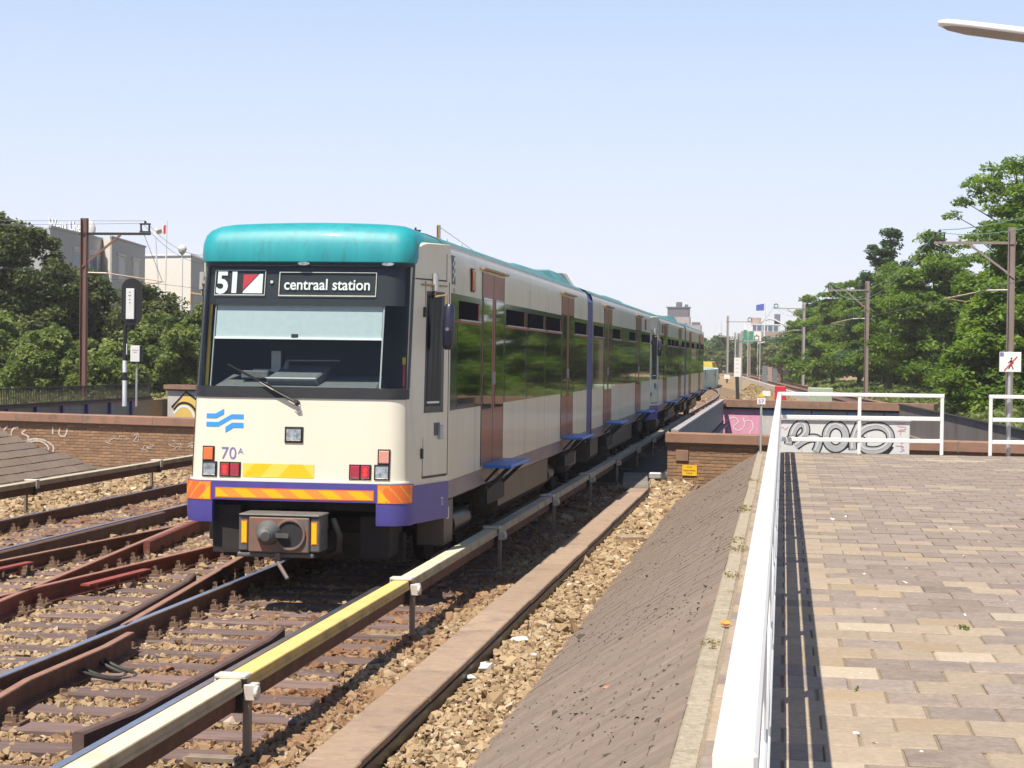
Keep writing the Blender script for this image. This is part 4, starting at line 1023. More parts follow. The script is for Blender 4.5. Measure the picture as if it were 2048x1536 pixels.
            MB().box(*q(SX + .02, SX + .36), a + .02, c - .02, 1.03, 1.065).build('tread', bluepaint, st, bevel=.008)
            b = MB()
            for yy in (a + .25, c - .25): b.bar((sg * (SX + .30), yy, 1.03), (sg * (SX - .02), yy, .72), .04, .04); b.bar((sg * (SX + .18), yy, 1.03), (sg * (SX + .02), yy, .86), .03, .03)
            b.box(*q(SX - .08, SX + .06), a + .15, c - .15, .60, .80); b.tube((sg * (SX + .02), a + .1, .8), (sg * (SX + .02), c - .1, .8), .03, .03, 8)
            b.build('step_linkage', steeldark, st)
        b = MB().box(*q(SX, SX + .02), 2.35, 2.55, 3.02, 3.28); f = b.build('side_lamp_housing', rubber, T, bevel=.008)
        b = MB().box(*q(SX + .015, SX + .032), 2.37, 2.53, 3.04, 3.26); b.build('lens', lamporange, f, bevel=.006)
        b = MB()
        for yy in (2.75, 6.7, 8.7, 12.9, 16.2, 20.9, 22.9, 27.2): b.box(*q(SX - .002, SX + .0015), yy, yy + .006, 1.02, 1.74); b.box(*q(SX - .002, SX + .0015), yy + .3, yy + .306, 2.97, 3.2)
        tag(b.build('panel_seams', seamm, T), kind='stuff')
        b = MB().box(*q(SX, SX + .02), 27.6, 27.8, 3.02, 3.28); b.build('side_lamp', redprint, T)
        # emblem and number near the cab
        S_ = lambda y, z, o_=.004: Vector((sg * (SX + o_ - max(0, z - 3.15) * .02), y, z))
        b = MB(); b.add([S_(1.22, 3.06), S_(1.42, 3.06), S_(1.42, 3.36, .001), S_(1.22, 3.36, .001)], [(0, 1, 2, 3)]); e_ = b.build('emblem_plate', mat_get('dark_emblem'), T)
        b = MB(); ribbon(b, [(1.24, 3.26), (1.28, 3.26), (1.35, 3.33), (1.40, 3.33)], .03, lambda u, v: S_(u, v, .007), smooth=1); ribbon(b, [(1.24, 3.18), (1.28, 3.18), (1.35, 3.25), (1.40, 3.25)], .03, lambda u, v: S_(u, v, .007), smooth=1); ribbon(b, [(1.24, 3.10), (1.28, 3.10), (1.35, 3.17), (1.40, 3.17)], .03, lambda u, v: S_(u, v, .007), smooth=1); b.build('emblem', white, e_)
        if sg > 0 and number: put_text('70', .12, lambda u, v: S_(1.27 + u, 2.985 + v * .0 + v * .55 - .015, .005), width=.13).build('side_number', numblue, T)
        # running gear and skirts
        for (a, c, z0) in ((4.85, 9.6, .36), (15.6, 17.0, .40), (18.95, 24.7, .36), (12.3, 13.3, .42)):
            b = MB().loft([[(sg * u, y, v) for u, v in ((SX - .06, .825), (SX - .06, z0 + .1), (SX - .14, z0))] for y in (a, c)]); b.add([(sg * (SX - .06), a, .825), (sg * (SX - .06), a, z0 + .1), (sg * (SX - .14), a, z0), (sg * (SX - .5), a, z0), (sg * (SX - .5), a, .825)], [(0, 1, 2, 3, 4)]); P(b, 'equipment_skirt', skirtmet, smooth=30)
        P(MB().tube((sg * 1.08, 2.0, .48), (sg * 1.08, 3.0, .48), .17, .17, 16), 'air_tank', blackp, smooth=45)
        P(MB().tube((sg * 1.1, 9.9, .52), (sg * 1.1, 10.5, .52), .15, .15, 14), 'air_tank', blackp, smooth=45)
        b = MB(); b.box(*q(.98, 1.27), 1.25, 1.75, .33, .80); x_ = P(b, 'battery_box', skirtmet, bevel=.01)
        MB().box(*q(1.27, 1.275), 1.40, 1.50, .60, .72).build('label_plate', white, x_)
    for yc in (3.7, 14.8, 26.6):
        bo = thing_part('bogie', T)
        MB().box(-.95, .95, yc - 1.4, yc + 1.4, .34, .50).build('bogie_frame', steeldark, bo)
        for yy in (yc - .95, yc + .95):
            b = MB()
            for sg in (-1, 1): b.tube((sg * .70, yy, .37), (sg * .82, yy, .37), .37, .37, 24); b.tube((sg * .82, yy, .37), (sg * .98, yy, .37), .13, .11, 12)
            b.tube((-.7, yy, .37), (.7, yy, .37), .08, .08, 8); b.build('wheel_set', steeldark, bo, smooth=45)
    b = MB(); b.box(-.9, .9, 4.9, 29, .40, .80); P(b, 'underfloor', steeldark)
    # plain rear nose
    rn = thing_part('rear_nose', T); rn.location = (0, UL, 0); rn.rotation_euler = (0, 0, math.pi)
    MB().loft([full_ring(z) for z in (1.05, 1.4, 1.88)]).build('rear_panel', cream, rn, smooth=35)
    MB().loft([full_ring(z) for z in (1.88, 2.6, 3.23)]).build('rear_window', darkglass, rn, smooth=35)
    MB().loft([full_ring(z, .02) for z in (.64, 1.05)]).build('rear_skirt', purple, rn, smooth=35)
    for sg in (-1, 1):
        MB().loft([[cab(t_, z, 0, sg) for t_ in (-.05, .5, 1)] for z in (.83, 2, 3.42)]).build('rear_cab_side', creamside, rn)
        MB().loft([[cab(t_, z, .005, sg) for t_ in (.3, .9)] for z in (1.74, 2.96)]).build('rear_cab_window', darkglass, rn)
    rings = []
    for z, hw, f in ((3.23, 1.1, .27), (3.42, 1.11, .285), (3.55, 1.06, .385), (3.61, .93, .58), (3.64, .6, 1.1)):
        r = full_ring(z, 0, hw, f); rings.append([Vector((r[0].x, 1.5, z))] + r + [Vector((r[-1].x, 1.5, z))])
    b = MB().loft(rings); b.add(rings[-1], [tuple(range(len(rings[-1])))]); b.build('rear_roof_cap', teal, rn, smooth=40)
mat('dark_emblem', (.05, .06, .065), None, 1, .4)
mat_get = lambda n: MATS[n]
TX, TY = -4.745, 17.18
train = thing('metro_train', 'cream, teal and purple metro unit at the front showing line 51', 'metro train', (TX, TY, 0), 0, 'coupled metro units')
build_unit(train)
second = copy_tree(train); second.location = (TX, TY + 31.5, 0)
tag(second, 'second cream metro unit coupled behind the front one, half hidden by it', 'metro train', 'coupled metro units')

# ------------------------------------------------------------------ the street underpass: brick parapets, abutments, bridges
ANG = -math.atan(SK); CA = math.cos(ANG)
def brick_wall(name, label, x0, x1, zb, zt, yofs, sel, cat='wall', coping=(0.0, 0.2), nmax=300, extra=None, hide=None):
    """wall along the skewed street edge; local x runs along the wall, local -y faces the camera"""
    w = thing(name, label, cat, (0, 35.0 + yofs, 0), ANG)
    a, c = x0 / CA, x1 / CA
    MB().box(a, c, 0, .32, zb - .2, zt).build('mortar_core', brickj, w)
    bw, bh, j = .212, .0555, .011; lst = []
    r = 0; z = zb
    while z + bh < zt - .001:
        x = a + (0 if r % 2 == 0 else -bw / 2)
        while x < c:
            l, rr = max(x, a), min(x + bw, c)
            if rr - l > .04: lst.append((sel((l + rr) / 2, z), l, rr, z))
            x += bw + j
        z += bh + j; r += 1
    lst.sort(key=lambda q: q[0])
    full = MB().box(-bw / 2, bw / 2, -.008, .05, 0, bh).mesh('brick', brickm, bevel=.004); sb = MB(); n = 0
    for _, l, rr, z in lst:
        dy = random.uniform(-.003, .003)
        if n < nmax and abs(rr - l - bw) < .001:
            link(full, 'brick', w, ((l + rr) / 2, dy, z)); n += 1
        else: sb.box(l, rr, -.008 + dy, .05, z, z + bh)
    if sb.v: tag(sb.build('bricks_beyond', brickm, w, fix=False), kind='stuff')
    # dark soldier course and stone coping
    cm_ = None; L = 1.9; x = a - .03; k = 0
    while x < c:
        l = min(L, c + .03 - x); MB().box(x + .004, x + l - .004, -.10, .40, zt + coping[0], zt + coping[1]).build('coping_stone', copingm, w, bevel=.015)
        if x > a: MB().box(x - .012, x + .012, -.09, .39, zt + coping[0], zt + coping[1] - .01).build('coping_joint', brickj, w)
        x += l; k += 1
    return w
brick_wall('parapet_wall', 'orange brown brick parapet with brown stone coping beside the metro track', -2.24, 9.0, -.26, .655, .0, lambda x, z: x)
brick_wall('parapet_wall', 'graffiti tagged brick parapet with pale coping behind the tiled mound', -19.4, -12.45, -.30, .655, .0, lambda x, z: -x)
FR = Matrix.Translation((0, 35.0, 0)) @ Matrix.Rotation(ANG, 4, 'Z')
wallpt = lambda x, z, o_=.013: FR @ Vector((x / CA, -o_, z))
# flat tags sprayed on the wall
tg = thing('spray_tag', 'white sprayed scribble on the brick parapet behind the mound', 'graffiti', (0, 0, 0))
b = MB()
WX = lambda u, v: wallpt(-18.55 + u, .18 + v, .016)
for s_ in ([(-.1, .0), (-.12, .28), (.1, .34), (.15, .1), (-.02, .0)], [(.28, .0), (.28, .36)], [(.42, .0), (.42, .36)], [(.65, .36), (.44, .16), (.70, .0)], [(.95, .34), (.76, .3), (.74, .04), (.98, .0)], [(1.15, .28), (1.0, .2), (1.3, .12), (1.05, -.06)],
           [(1.0, -.02), (1.5, .12), (1.95, -.05), (1.9, -.26), (1.6, -.28)], [(1.15, -.02), (1.55, .06), (1.8, -.08), (1.78, -.2), (1.5, -.24)], [(1.9, .38), (1.9, .2)], [(2.1, .38), (2.05, .18), (2.25, .15), (2.3, .36)]):
    ribbon(b, s_, .042, WX)
b.build('scribble', fadedwhite, tg)
for px_, pz in ((-15.1, .32), (-14.5, .28), (-14.2, .1), (-13.3, .2), (-12.9, .25)):
    b = MB()
    for _ in range(4):
        p0 = (random.uniform(-.15, .15), random.uniform(-.1, .15)); ribbon(b, [p0, (p0[0] + random.uniform(-.15, .15), p0[1] + random.uniform(-.1, .1)), (p0[0] + random.uniform(-.2, .2), p0[1] + random.uniform(-.12, .1))], .014, lambda u, v: wallpt(px_ + u, pz + v, .016))
    b.build('paint_mark', fadedwhite, tg)
# stone block, sign and post at the end of the parapet
sb_ = thing('stone_block', 'small brown stone block let into the brick parapet above the yellow sign', 'stone block', tuple(FR @ Vector((-2.02, -.02, .30))), ANG)
MB().box(-.12, .14, -.02, .02, 0, .22).build('block_face', copingm, sb_, bevel=.008)
ys_ = thing('yellow_sign', 'small yellow notice with black lettering on the brick parapet', 'sign', tuple(FR @ Vector((-1.85, -.022, .02))), ANG)
MB().box(-.15, .15, -.008, .0, 0, .21).build('plate', yellowsign, ys_)
for s_, zz, w_ in (('W W', .150, .10), ('toegang verboden', .088, .25), ('P & R', .030, .12)):
    put_text(s_, .05, lambda u, v: Vector((-w_ / 2 + u - .005, -.0105, zz + v)), width=w_).build('lettering', blackprint, ys_)
bx = thing('junction_box', 'small grey box on a short wooden post beside the brick pillar', 'box', (-2.42, 35.1, -.25))
MB().box(-.14, .10, -.1, .1, .22, .34).build('case', galv, bx, bevel=.02); MB().box(.04, .09, -.03, .03, 0, .22).build('post', brass, bx)

# far abutment with murals
fa = thing('abutment_wall', 'far bridge abutment painted with pink, blue and grey graffiti under a brown coping', 'wall', (0, 64.0, 0), ANG)
MB().box(-2.2 / CA, 5.0 / CA, 0, .5, -5.2, .62).build('wall_face', palegrey, fa); MB().box(-2.3 / CA, 5.1 / CA, -.15, .6, .625, .88).build('coping', copingm, fa)
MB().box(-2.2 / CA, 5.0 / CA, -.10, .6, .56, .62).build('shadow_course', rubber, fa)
fm = lambda u, v, o_=.004: Vector((u / CA, -o_, v))
def paint(poly, m, o_=.004, nm='mural_field'): MB().add([fm(u, v, o_) for u, v in poly], [tuple(range(len(poly)))]).build(nm, m, fa)
paint([(-2.15, .55), (-.72, .55), (-.75, -.35), (-.35, -.75), (-.6, -1.6), (-2.15, -1.6)], pinkspray)
paint([(-.62, .55), (.2, .55), (.2, -.40), (-.66, -.40)], palegrey); paint([(-.62, .55), (.35, .55), (.35, .40), (-.62, .40)], lightblue, .007)
paint([(.25, .35), (1.3, .5), (1.3, -1.3), (-.3, -1.3), (-.3, -.9)], lightblue)
paint([(-.6, -.5), (.2, -.5), (.0, -.9), (-.4, -1.0)], girdercap, .008)
for (u, v, w_, h_) in ((.9, .35, .3, .2), (1.6, .25, .6, .25), (2.3, .5, .35, .35), (2.75, .3, .7, .25), (3.6, .42, .5, .3), (1.1, -.4, .5, .3), (3.4, -.3, .4, .4)):
    paint([(u - w_ / 2, v), (u - w_ * .3, v - h_ * .5), (u + w_ * .35, v - h_ * .45), (u + w_ / 2, v + h_ * .1), (u + w_ * .2, v + h_ * .4 if v + h_ * .4 < .55 else .54), (u - w_ * .3, v + h_ * .3 if v + h_ * .3 < .55 else .54)], lightblue, .006)
paint([(3.05, .55), (3.5, .55), (3.55, -.1), (3.05, -.1)], palegrey, .009); paint([(4.15, .54), (4.98, .54), (4.98, -1.6), (4.62, -1.6), (4.62, .1)], pinkspray, .006); paint([(3.95, .54), (4.6, .1), (4.6, -1.6), (4.3, -1.6), (4.25, -.1), (3.9, -.1)], girdercap, .005)
b = MB()
for s_ in ([(-2.0, .1), (-1.7, .3), (-1.5, .1), (-1.8, -.1), (-1.5, -.25), (-1.3, 0), (-1.4, .25)], [(-1.35, .1), (-1.1, .2), (-1.0, -.1), (-1.2, -.3), (-1.0, -.45)], [(-1.9, -.2), (-1.7, -.5), (-1.4, -.45), (-1.2, -.6)]): ribbon(b, s_, .03, lambda u, v: fm(u, v, .012))
ribbon(b, [(-.72, .55), (-.74, -.35), (-.34, -.75), (-.6, -1.5)], .06, lambda u, v: fm(u, v, .012), smooth=0)
ribbon(b, [(3.98, .54), (4.6, .12), (4.6, -1.4)], .05, lambda u, v: fm(u, v, .013), smooth=0); b.build('white_strokes', white, fa)
b = MB()
for u in (1.0, 2.2, 3.45): b.box((u - .012) / CA, (u + .012) / CA, -.012, -.002, -1.6, .55)
b.build('panel_joints', rubber, fa)
fl_ = thing('abutment_wall', 'far abutment with yellow sprayed house and arch shape beside the black railing', 'wall', (0, 64.0, 0), ANG)
MB().box(-24.9 / CA, -14 / CA, 0, .5, -5.2, .80).build('wall_face', palegrey, fl_); MB().box(-25 / CA, -14 / CA, -.15, .6, .805, .98).build('coping', copingm, fl_)
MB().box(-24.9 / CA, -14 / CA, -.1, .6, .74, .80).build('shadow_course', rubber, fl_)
def paint2(poly, m, o_=.004): MB().add([fm(u, v, o_) for u, v in poly], [tuple(range(len(poly)))]).build('mural_field', m, fl_)
paint2([(-24.6, .10), (-24.0, .68), (-22.4, -.30), (-22.4, -1.6), (-24.7, -1.6)], yellowspray)
b = MB()
ribbon(b, [(-24.7, .05), (-24.05, .70), (-22.4, -.28), (-22.4, -1.2)], .10, lambda u, v: fm(u, v, .009), smooth=0)
ribbon(b, [(-24.6, -.05), (-24.3, .28), (-23.75, .20), (-23.45, -.3), (-23.4, -1.0)], .10, lambda u, v: fm(u, v, .009)); b.build('black_strokes', blackprint, fl_)
b = MB(); ribbon(b, [(-24.6, -.2), (-24.3, .14), (-23.85, .08), (-23.6, -.35), (-23.55, -1.0)], .10, lambda u, v: fm(u, v, .010)); b.build('white_strokes', white, fl_)

# bridges over the street
def girder(name, label, xa, ya_, xb, yb, zt, depth, m, side, ribs=0, cap=girdercap, bolts=False):
    L = math.hypot(xb - xa, yb - ya_); g = thing(name, label, 'bridge girder', (xa, ya_, 0), -math.atan2(xb - xa, yb - ya_))
    MB().box(-.03, .03, 0, L, zt - depth, zt - .04).build('web_plate', m, g); MB().box(-.075, .075, -.02, L + .02, zt - .04, zt).build('top_flange', cap, g)
    MB().box(-.18, .18, 0, L, zt - depth * .62, zt - depth * .58).build('ledge', m, g)
    if ribs:
        rm = MB().box(*sorted((side * .03, side * .22)), -.02, .02, zt - depth, zt - depth * .63).mesh('stiffener', m)
        for k in range(ribs): link(rm, 'stiffener', g, (0, L * (k + .5) / ribs, 0))
    if bolts:
        bm_ = MB().tube((side * .03, 0, zt - depth * .52), (side * .06, 0, zt - depth * .52), .035, .035, 6).mesh('bolt', rubber)
        for k in range(40): link(bm_, 'bolt', g, (0, L * (k + .5) / 40, 0))
    return g
girder('bridge_girder', 'grey plate girder of the metro bridge with a pale top edge', -2.12, 35.9, -2.12, 64.3, .90, 1.5, girderm, 1, 0, girdercap, True)
girder('bridge_girder', 'brown ribbed plate girder of the railway bridge behind the white railings', T3(34) - 2.35, 34.2, T3(62.5) - 2.35, 62.6, .87, 1.6, girderbrown, -1, 26, ironblack)
girder('bridge_girder', 'outer brown plate girder on the tree side of the railway bridge', T3(34) + 2.6, 33.2, T3(62.5) + 2.6, 61.4, .62, 1.4, girderbrown, -1, 0, ironblack)
tag(MB().hexa([Vector(p) for p in ((-6.9, near_edge(-6.9), -1.0), (-2.15, near_edge(-2.15), -1.0), (-2.15, far_edge(-2.15), -1.0), (-6.9, far_edge(-6.9), -1.0), (-6.9, near_edge(-6.9), -.22), (-2.15, near_edge(-2.15), -.22), (-2.15, far_edge(-2.15), -.22), (-6.9, far_edge(-6.9), -.22))]).build('bridge_deck', steeldark), kind='structure')
tag(MB().hexa([Vector(p) for p in ((-12, near_edge(-12), -1.0), (-7.4, near_edge(-7.4), -1.0), (-7.4, far_edge(-7.4), -1.0), (-12, far_edge(-12), -1.0), (-12, near_edge(-12), -.22), (-7.4, near_edge(-7.4), -.22), (-7.4, far_edge(-7.4), -.22), (-12, far_edge(-12), -.22))]).build('bridge_deck', steeldark), kind='structure')
tag(MB().hexa([Vector(p) for p in ((T3(34) - 2.2, 34, -1.2), (T3(34) + 2.4, 33.5, -1.2), (T3(62) + 2.4, 61.5, -1.2), (T3(62) - 2.2, 62.5, -1.2), (T3(34) - 2.2, 34, -.15), (T3(34) + 2.4, 33.5, -.15), (T3(62) + 2.4, 61.5, -.15), (T3(62) - 2.2, 62.5, -.15))]).build('bridge_deck', steeldark), kind='structure')
# left road bridge with its black railing
br = thing('bridge_railing', 'long black railing of thin upright bars on the bridge before the bushes', 'railing', (-25.0, 42.0, 0))
LB = 27.0
MB().box(-.03, .03, 0, LB, 1.01, 1.06).build('top_rail', ironblack, br); MB().box(-.05, .05, 0, LB, .47, .53).build('bottom_rail', ironblack, br)
bar_ = MB().box(-.014, .014, -.014, .014, .53, 1.01).mesh('bar', ironblack)
nb = 205
for k in range(nb): link(bar_, 'bar', br, (0, LB * (k + .5) / nb, 0))
MB().box(-.10, .10, -.05, LB + .05, .40, .468).build('rusty_sill', railside, br)
gp = thing('bridge_girder', 'blue grey panelled girder under the long black railing', 'bridge girder', (-25.0, 42.0, 0))
pm_ = [MB().box(-.06, .0, .12, 2.2, -1.4, .398).mesh('panel', m) for m in (girderbrown, girderm, bracketm)]
sm_ = MB().box(-.06, .10, -.08, .08, -1.4, .398).mesh('stiffener', artblue)
for k in range(12): link(pm_[(k * 7 + k // 3) % 3], 'panel', gp, (0, 2.25 * k, 0)); link(sm_, 'stiffener', gp, (0, 2.25 * k, 0))
tag(MB().box(-34, -25.1, 30, 75, -1, .38).build('left_bridge_deck', earth), kind='structure')

# hoarding at the platform end with the big grey letters
hb = thing('graffiti_hoarding', 'low white panelled cabinet with big grey letters behind the platform end railing', 'cabinet', (-.06, 30.6, 0), math.radians(8.2))
W_ = 2.20; Z1 = 1.30
for k, (a, c) in enumerate(((0, .385), (.39, .86), (.865, 1.475), (1.48, 2.195))): MB().box(a, c, 0, .4, -.1, Z1).build('panel', whiteboard, hb)
MB().box(-.02, W_ + .015, -.03, .43, Z1 + .002, Z1 + .075).build('top_cap', whiteboard, hb, bevel=.01)
K_ = .00146
hm_ = lambda o_: (lambda zx, zy: Vector(((zx - 105) * K_, -o_, .825 + (690 - zy) * K_)))
lets = [[(255, 545), (275, 470), (330, 405), (385, 400), (415, 440), (415, 520), (330, 590)],
        [(215, 640), (225, 580), (290, 560)], [(300, 660), (390, 590), (500, 555), (570, 580), (560, 650), (530, 720)],
        [(960, 690), (950, 600), (990, 480), (1030, 400)], [(1010, 520), (1090, 440), (1230, 405), (1340, 440), (1395, 520), (1380, 600), (1330, 660), (1250, 700), (1120, 700), (1060, 660), (1075, 590), (1040, 570)]]
b = MB(); g_ = MB(); h_ = MB()
for s_ in lets:
    ribbon(b, s_, 104, hm_(.003)); ribbon(g_, s_, 74, hm_(.006))
    ribbon(h_, [(x - 8, y - 14) for x, y in s_], 16, hm_(.009))
oval = [(760 + 115 * math.cos(a), 545 + 140 * math.sin(a)) for a in np.linspace(0, 2 * math.pi, 16, endpoint=False)]
ribbon(b, oval, 104, hm_(.0034), close=True, smooth=1); ribbon(g_, oval, 74, hm_(.0064), close=True, smooth=1); ribbon(h_, [(x - 6, y - 12) for x, y in oval[8:15]], 16, hm_(.0094))
for pts in ([(640, 640), (700, 700), (820, 690), (900, 620)], [(1400, 640), (1340, 720), (1280, 740)], [(440, 560), (480, 545), (520, 560)]):
    ribbon(b, [(x + 14, y + 10) for x, y in pts], 40, hm_(.0026))
b.build('letter_outline', blackprint, hb); g_.build('letter_fill', greyspray, hb); h_.build('letter_shine', whiteboard, hb)
b = MB()
for s_ in ([(1560, 385), (1480, 380), (1470, 420), (1560, 420), (1570, 450), (1490, 455)], [(1470, 470), (1560, 470)], [(1510, 470), (1500, 520)], [(1480, 570), (1520, 620), (1560, 570)], [(1520, 620), (1515, 645)], [(1450, 640), (1560, 645), (1500, 668), (1565, 690), (1500, 705)],
           [(110, 370), (140, 390), (120, 420), (170, 340), (180, 380)], [(115, 470), (150, 430), (170, 480), (210, 440)], [(290, 380), (310, 390), (320, 375)], [(125, 570), (128, 620)], [(200, 350), (210, 380)]):
    ribbon(b, s_, 7, hm_(.004))
b.build('pink_scribble', pinkspray, hb)

# signs on posts near the platform end
sp_ = thing('warning_sign', 'white square sign with crossed out walking figure on a grey post', 'sign', (3.60, 29.87, 0))
MB().tube((0, 0, .4), (0, 0, 2.50), .028, .028, 10).build('post', galv, sp_, smooth=60); MB().tube((0, 0, .8), (0, 0, 1.72), .036, .036, 10).build('post_sleeve', galv, sp_, smooth=60)
MB().box(-.165, .175, -.055, -.035, 2.17, 2.49).build('plate', whiteboard, sp_, bevel=.004)
sg_ = lambda u, v, o_=.058: Vector((u, -o_, v))
MB().add([sg_(-.16, 2.42), sg_(-.10, 2.42), sg_(-.10, 2.485), sg_(-.16, 2.485)], [(0, 1, 2, 3)]).build('blue_corner', numblue, sp_)
b = MB(); hd_ = [(.02 + .014 * math.cos(a), 2.385 + .016 * math.sin(a)) for a in np.linspace(0, 6.28, 10, endpoint=False)]
b.add([sg_(*p) for p in hd_], [tuple(range(10))])
for s_, w_ in (([(.015, 2.36), (.02, 2.29)], .03), ([(.012, 2.35), (-.03, 2.31)], .014), ([(.025, 2.35), (.055, 2.305)], .014), ([(.015, 2.29), (-.02, 2.22)], .016), ([(.022, 2.29), (.05, 2.21)], .016)): ribbon(b, s_, w_, sg_, smooth=0)
b.build('walking_figure', blackprint, sp_)
b = MB(); ribbon(b, [(-.09, 2.19), (.11, 2.42)], .016, lambda u, v: sg_(u, v, .061), smooth=0); ribbon(b, [(0.0, 2.27), (.035, 2.32)], .03, lambda u, v: sg_(u, v, .060), smooth=0); b.build('red_bar', redprint, sp_)
mk = thing('marker_post', 'thin grey post with a small purple number plate and yellow tip beyond the kerb', 'marker post', (-.345, 29.2, 0))
MB().tube((0, 0, .6), (0, 0, 1.62), .018, .018, 8).build('post', galv, mk, smooth=60); MB().box(-.065, .065, -.03, -.018, 1.60, 1.70).build('plate', whiteboard, mk)
put_text('57', .085, lambda u, v: Vector((-.045 + u, -.034, 1.62 + v)), width=.09).build('number', numblue, mk)
MB().add([(-.05, -.02, 1.72), (.05, -.02, 1.72), (0, -.02, 1.79), (-.05, 0, 1.72), (.05, 0, 1.72), (0, 0, 1.79)], [(0, 1, 2), (5, 4, 3), (0, 3, 4, 1), (1, 4, 5, 2), (2, 5, 3, 0)]).build('yellow_tip', refyellow, mk)
# street lamp reaching in at the top
lp_ = thing('street_lamp', 'pale street lamp head on an arm against the sky', 'street lamp', (4.2, 15.75, 0))
b = MB(); b.tube((0, 0, .4), (0, 0, 4.3), .07, .05, 12); b.path([(0, 0, 4.3), (-.05, 0, 4.55), (-.4, 0, 4.72), (-1.6, 0, 4.96)], [.05, .045, .04, .035], 10); b.build('pole', galv, lp_, smooth=60)
b = MB(); rings = []
for (x, wy, zt_, zb_) in ((-1.45, .06, 5.02, 4.92), (-1.7, .095, 5.075, 4.97), (-2.2, .115, 5.15, 5.045), (-2.7, .115, 5.215, 5.12), (-2.86, .09, 5.235, 5.15), (-2.94, .04, 5.225, 5.18)):
    rings.append([Vector((x, wy * math.cos(a), (zt_ + zb_) / 2 + (zt_ - zb_) / 2 * math.sin(a))) for a in np.linspace(0, 2 * math.pi, 16, endpoint=False)])
b.loft(rings, True, True); hdl = b.build('lamp_housing', whitepaint, lp_, smooth=50)
b = MB(); rings = [[Vector((x, wy * math.cos(a), z + dz * math.sin(a))) for a in np.linspace(math.pi, 2 * math.pi, 9)] for (x, wy, z, dz) in ((-1.65, .085, 5.02, .065), (-2.2, .108, 5.095, .07), (-2.7, .108, 5.165, .065), (-2.86, .08, 5.19, .05), (-2.93, .03, 5.20, .02))]
b.loft(rings); b.build('lamp_cover', mat('lamp_cover_grey', (.30, .26, .23), (.36, .31, .28), 5, .5), hdl, smooth=60)

# ------------------------------------------------------------------ catenary masts and wires
def mast(label, x, y, z0, zt, arm, m, brace=True, w=.22, group='catenary masts along the railway', steady=None, armz=.62, name='catenary_mast', wires=True):
    t_ = thing(name, label, 'catenary mast', (x, y, 0), 0, group); s_ = 1 if arm > 0 else -1
    b = MB(); b.box(-w / 2, w / 2, -.012, .012, z0, zt); b.box(-w / 2, -w / 2 + .02, -w / 2, w / 2, z0, zt); b.box(w / 2 - .02, w / 2, -w / 2, w / 2, z0, zt); b.build('post', m, t_)
    az = zt - armz
    MB().bar((-s_ * .2, 0, az), (arm, 0, az), .10, .10).build('arm', ironblack if m is mastbrown else m, t_)
    if brace: MB().bar((-s_ * .12, -.02, az - 1.35), (arm * .55, -.02, az - .05), .07, .08).build('brace', m, t_)
    b = MB(); fx = arm - s_ * .22
    b.box(fx - .22, fx + .22, -.05, .05, az + .06, az + .11)
    for q in (-.17, .17): b.box(fx + q - .03, fx + q + .03, -.03, .03, az + .11, az + .40)
    b.box(fx - .22, fx + .22, -.05, .05, az + .36, az + .42); b.tube((fx, 0, az + .42), (fx, 0, az + .52), .05, .04, 8); b.build('insulator_frame', ironblack, t_)
    if steady:
        ex, ez = steady; b = MB(); b.tube((s_ * .1, 0, ez + .35), (s_ * .95, 0, ez + .33), .035, .035, 6); b.build('insulator', clampm, t_)
        b = MB(); b.tube((s_ * .95, 0, ez + .33), (ex, 0, ez), .025, .022, 6); b.tube((ex - s_ * .12, 0, ez - .02), (ex - s_ * .85, 0, ez - .12), .018, .018, 5); b.build('steady_arm', brass, t_)
    return t_
mast('tall brown steel mast with bracket arm behind the black railing', -27.72, 68.7, .4, 7.62, 2.75, mastbrown, True, .25, steady=(3.35, 5.1))
mast('weathered brown mast behind the no walking sign', 8.70, 72.2, -.2, 7.6, -2.95, mastwood, True, .26, steady=(-2.5, 4.8))
mast('grey brown mast standing before the two spiky topped trees', 5.45, 122.3, -.2, 7.65, -2.6, mastwood, True, .28, steady=(-2.3, 4.8))
mast('pale mast at the end of the tree row', 1.87, 177.4, -.2, 7.95, -2.9, mastgrey, True, .30, steady=(-2.5, 4.9))
mast('rusty mast rising behind the train roof', -14.3, 73.8, -.2, 7.75, -1.2, brass, False, .14)
fm_ = 'far catenary masts beyond the train'
mast('slim far mast with white name plate, first beyond the train end', -5.88, 191.4, -.2, 6.9, 2.5, mastgrey, False, .24, fm_)
mast('thick grey far mast just behind the white signal board', -3.62, 151.2, -.2, 4.5, 1.6, mastgrey, False, .42, fm_)
mast('far mast beside the green signal, right of the white board', -3.96, 211.8, -.2, 5.0, -2.2, mastwood, False, .30, fm_)
mast('thin far mast between the name plate mast and the thick grey mast', -6.95, 262, -.2, 6.2, -2.4, mastgrey, False, .28, fm_)
mast('very thin far mast, right of the green signal', -4.2, 302, -.2, 5.8, 2.2, mastgrey, False, .28, fm_)
npl = thing('name_plate', 'little white plate on the slim far mast', 'sign', (-5.88, 191.2, 0)); MB().box(-.30, .30, -.03, .03, -.55 + .25, -.1 + .25).build('plate', whiteboard, npl); MB().tube((0, .02, -.3), (0, .02, -.05), .03, .03, 6).build('bracket', galv, npl)
npl.location.z = .55
gs = thing('green_signal', 'green and white signal cluster high on a far mast', 'signal', (-4.05, 208, 4.2))
MB().box(-.55, -.15, -.1, .1, .0, 1.5).build('green_case', mat('signal_green', (.03, .28, .17), None, 1, .5), gs); MB().box(.12, .55, -.1, .1, .0, 1.35).build('green_case', MATS['signal_green'], gs)
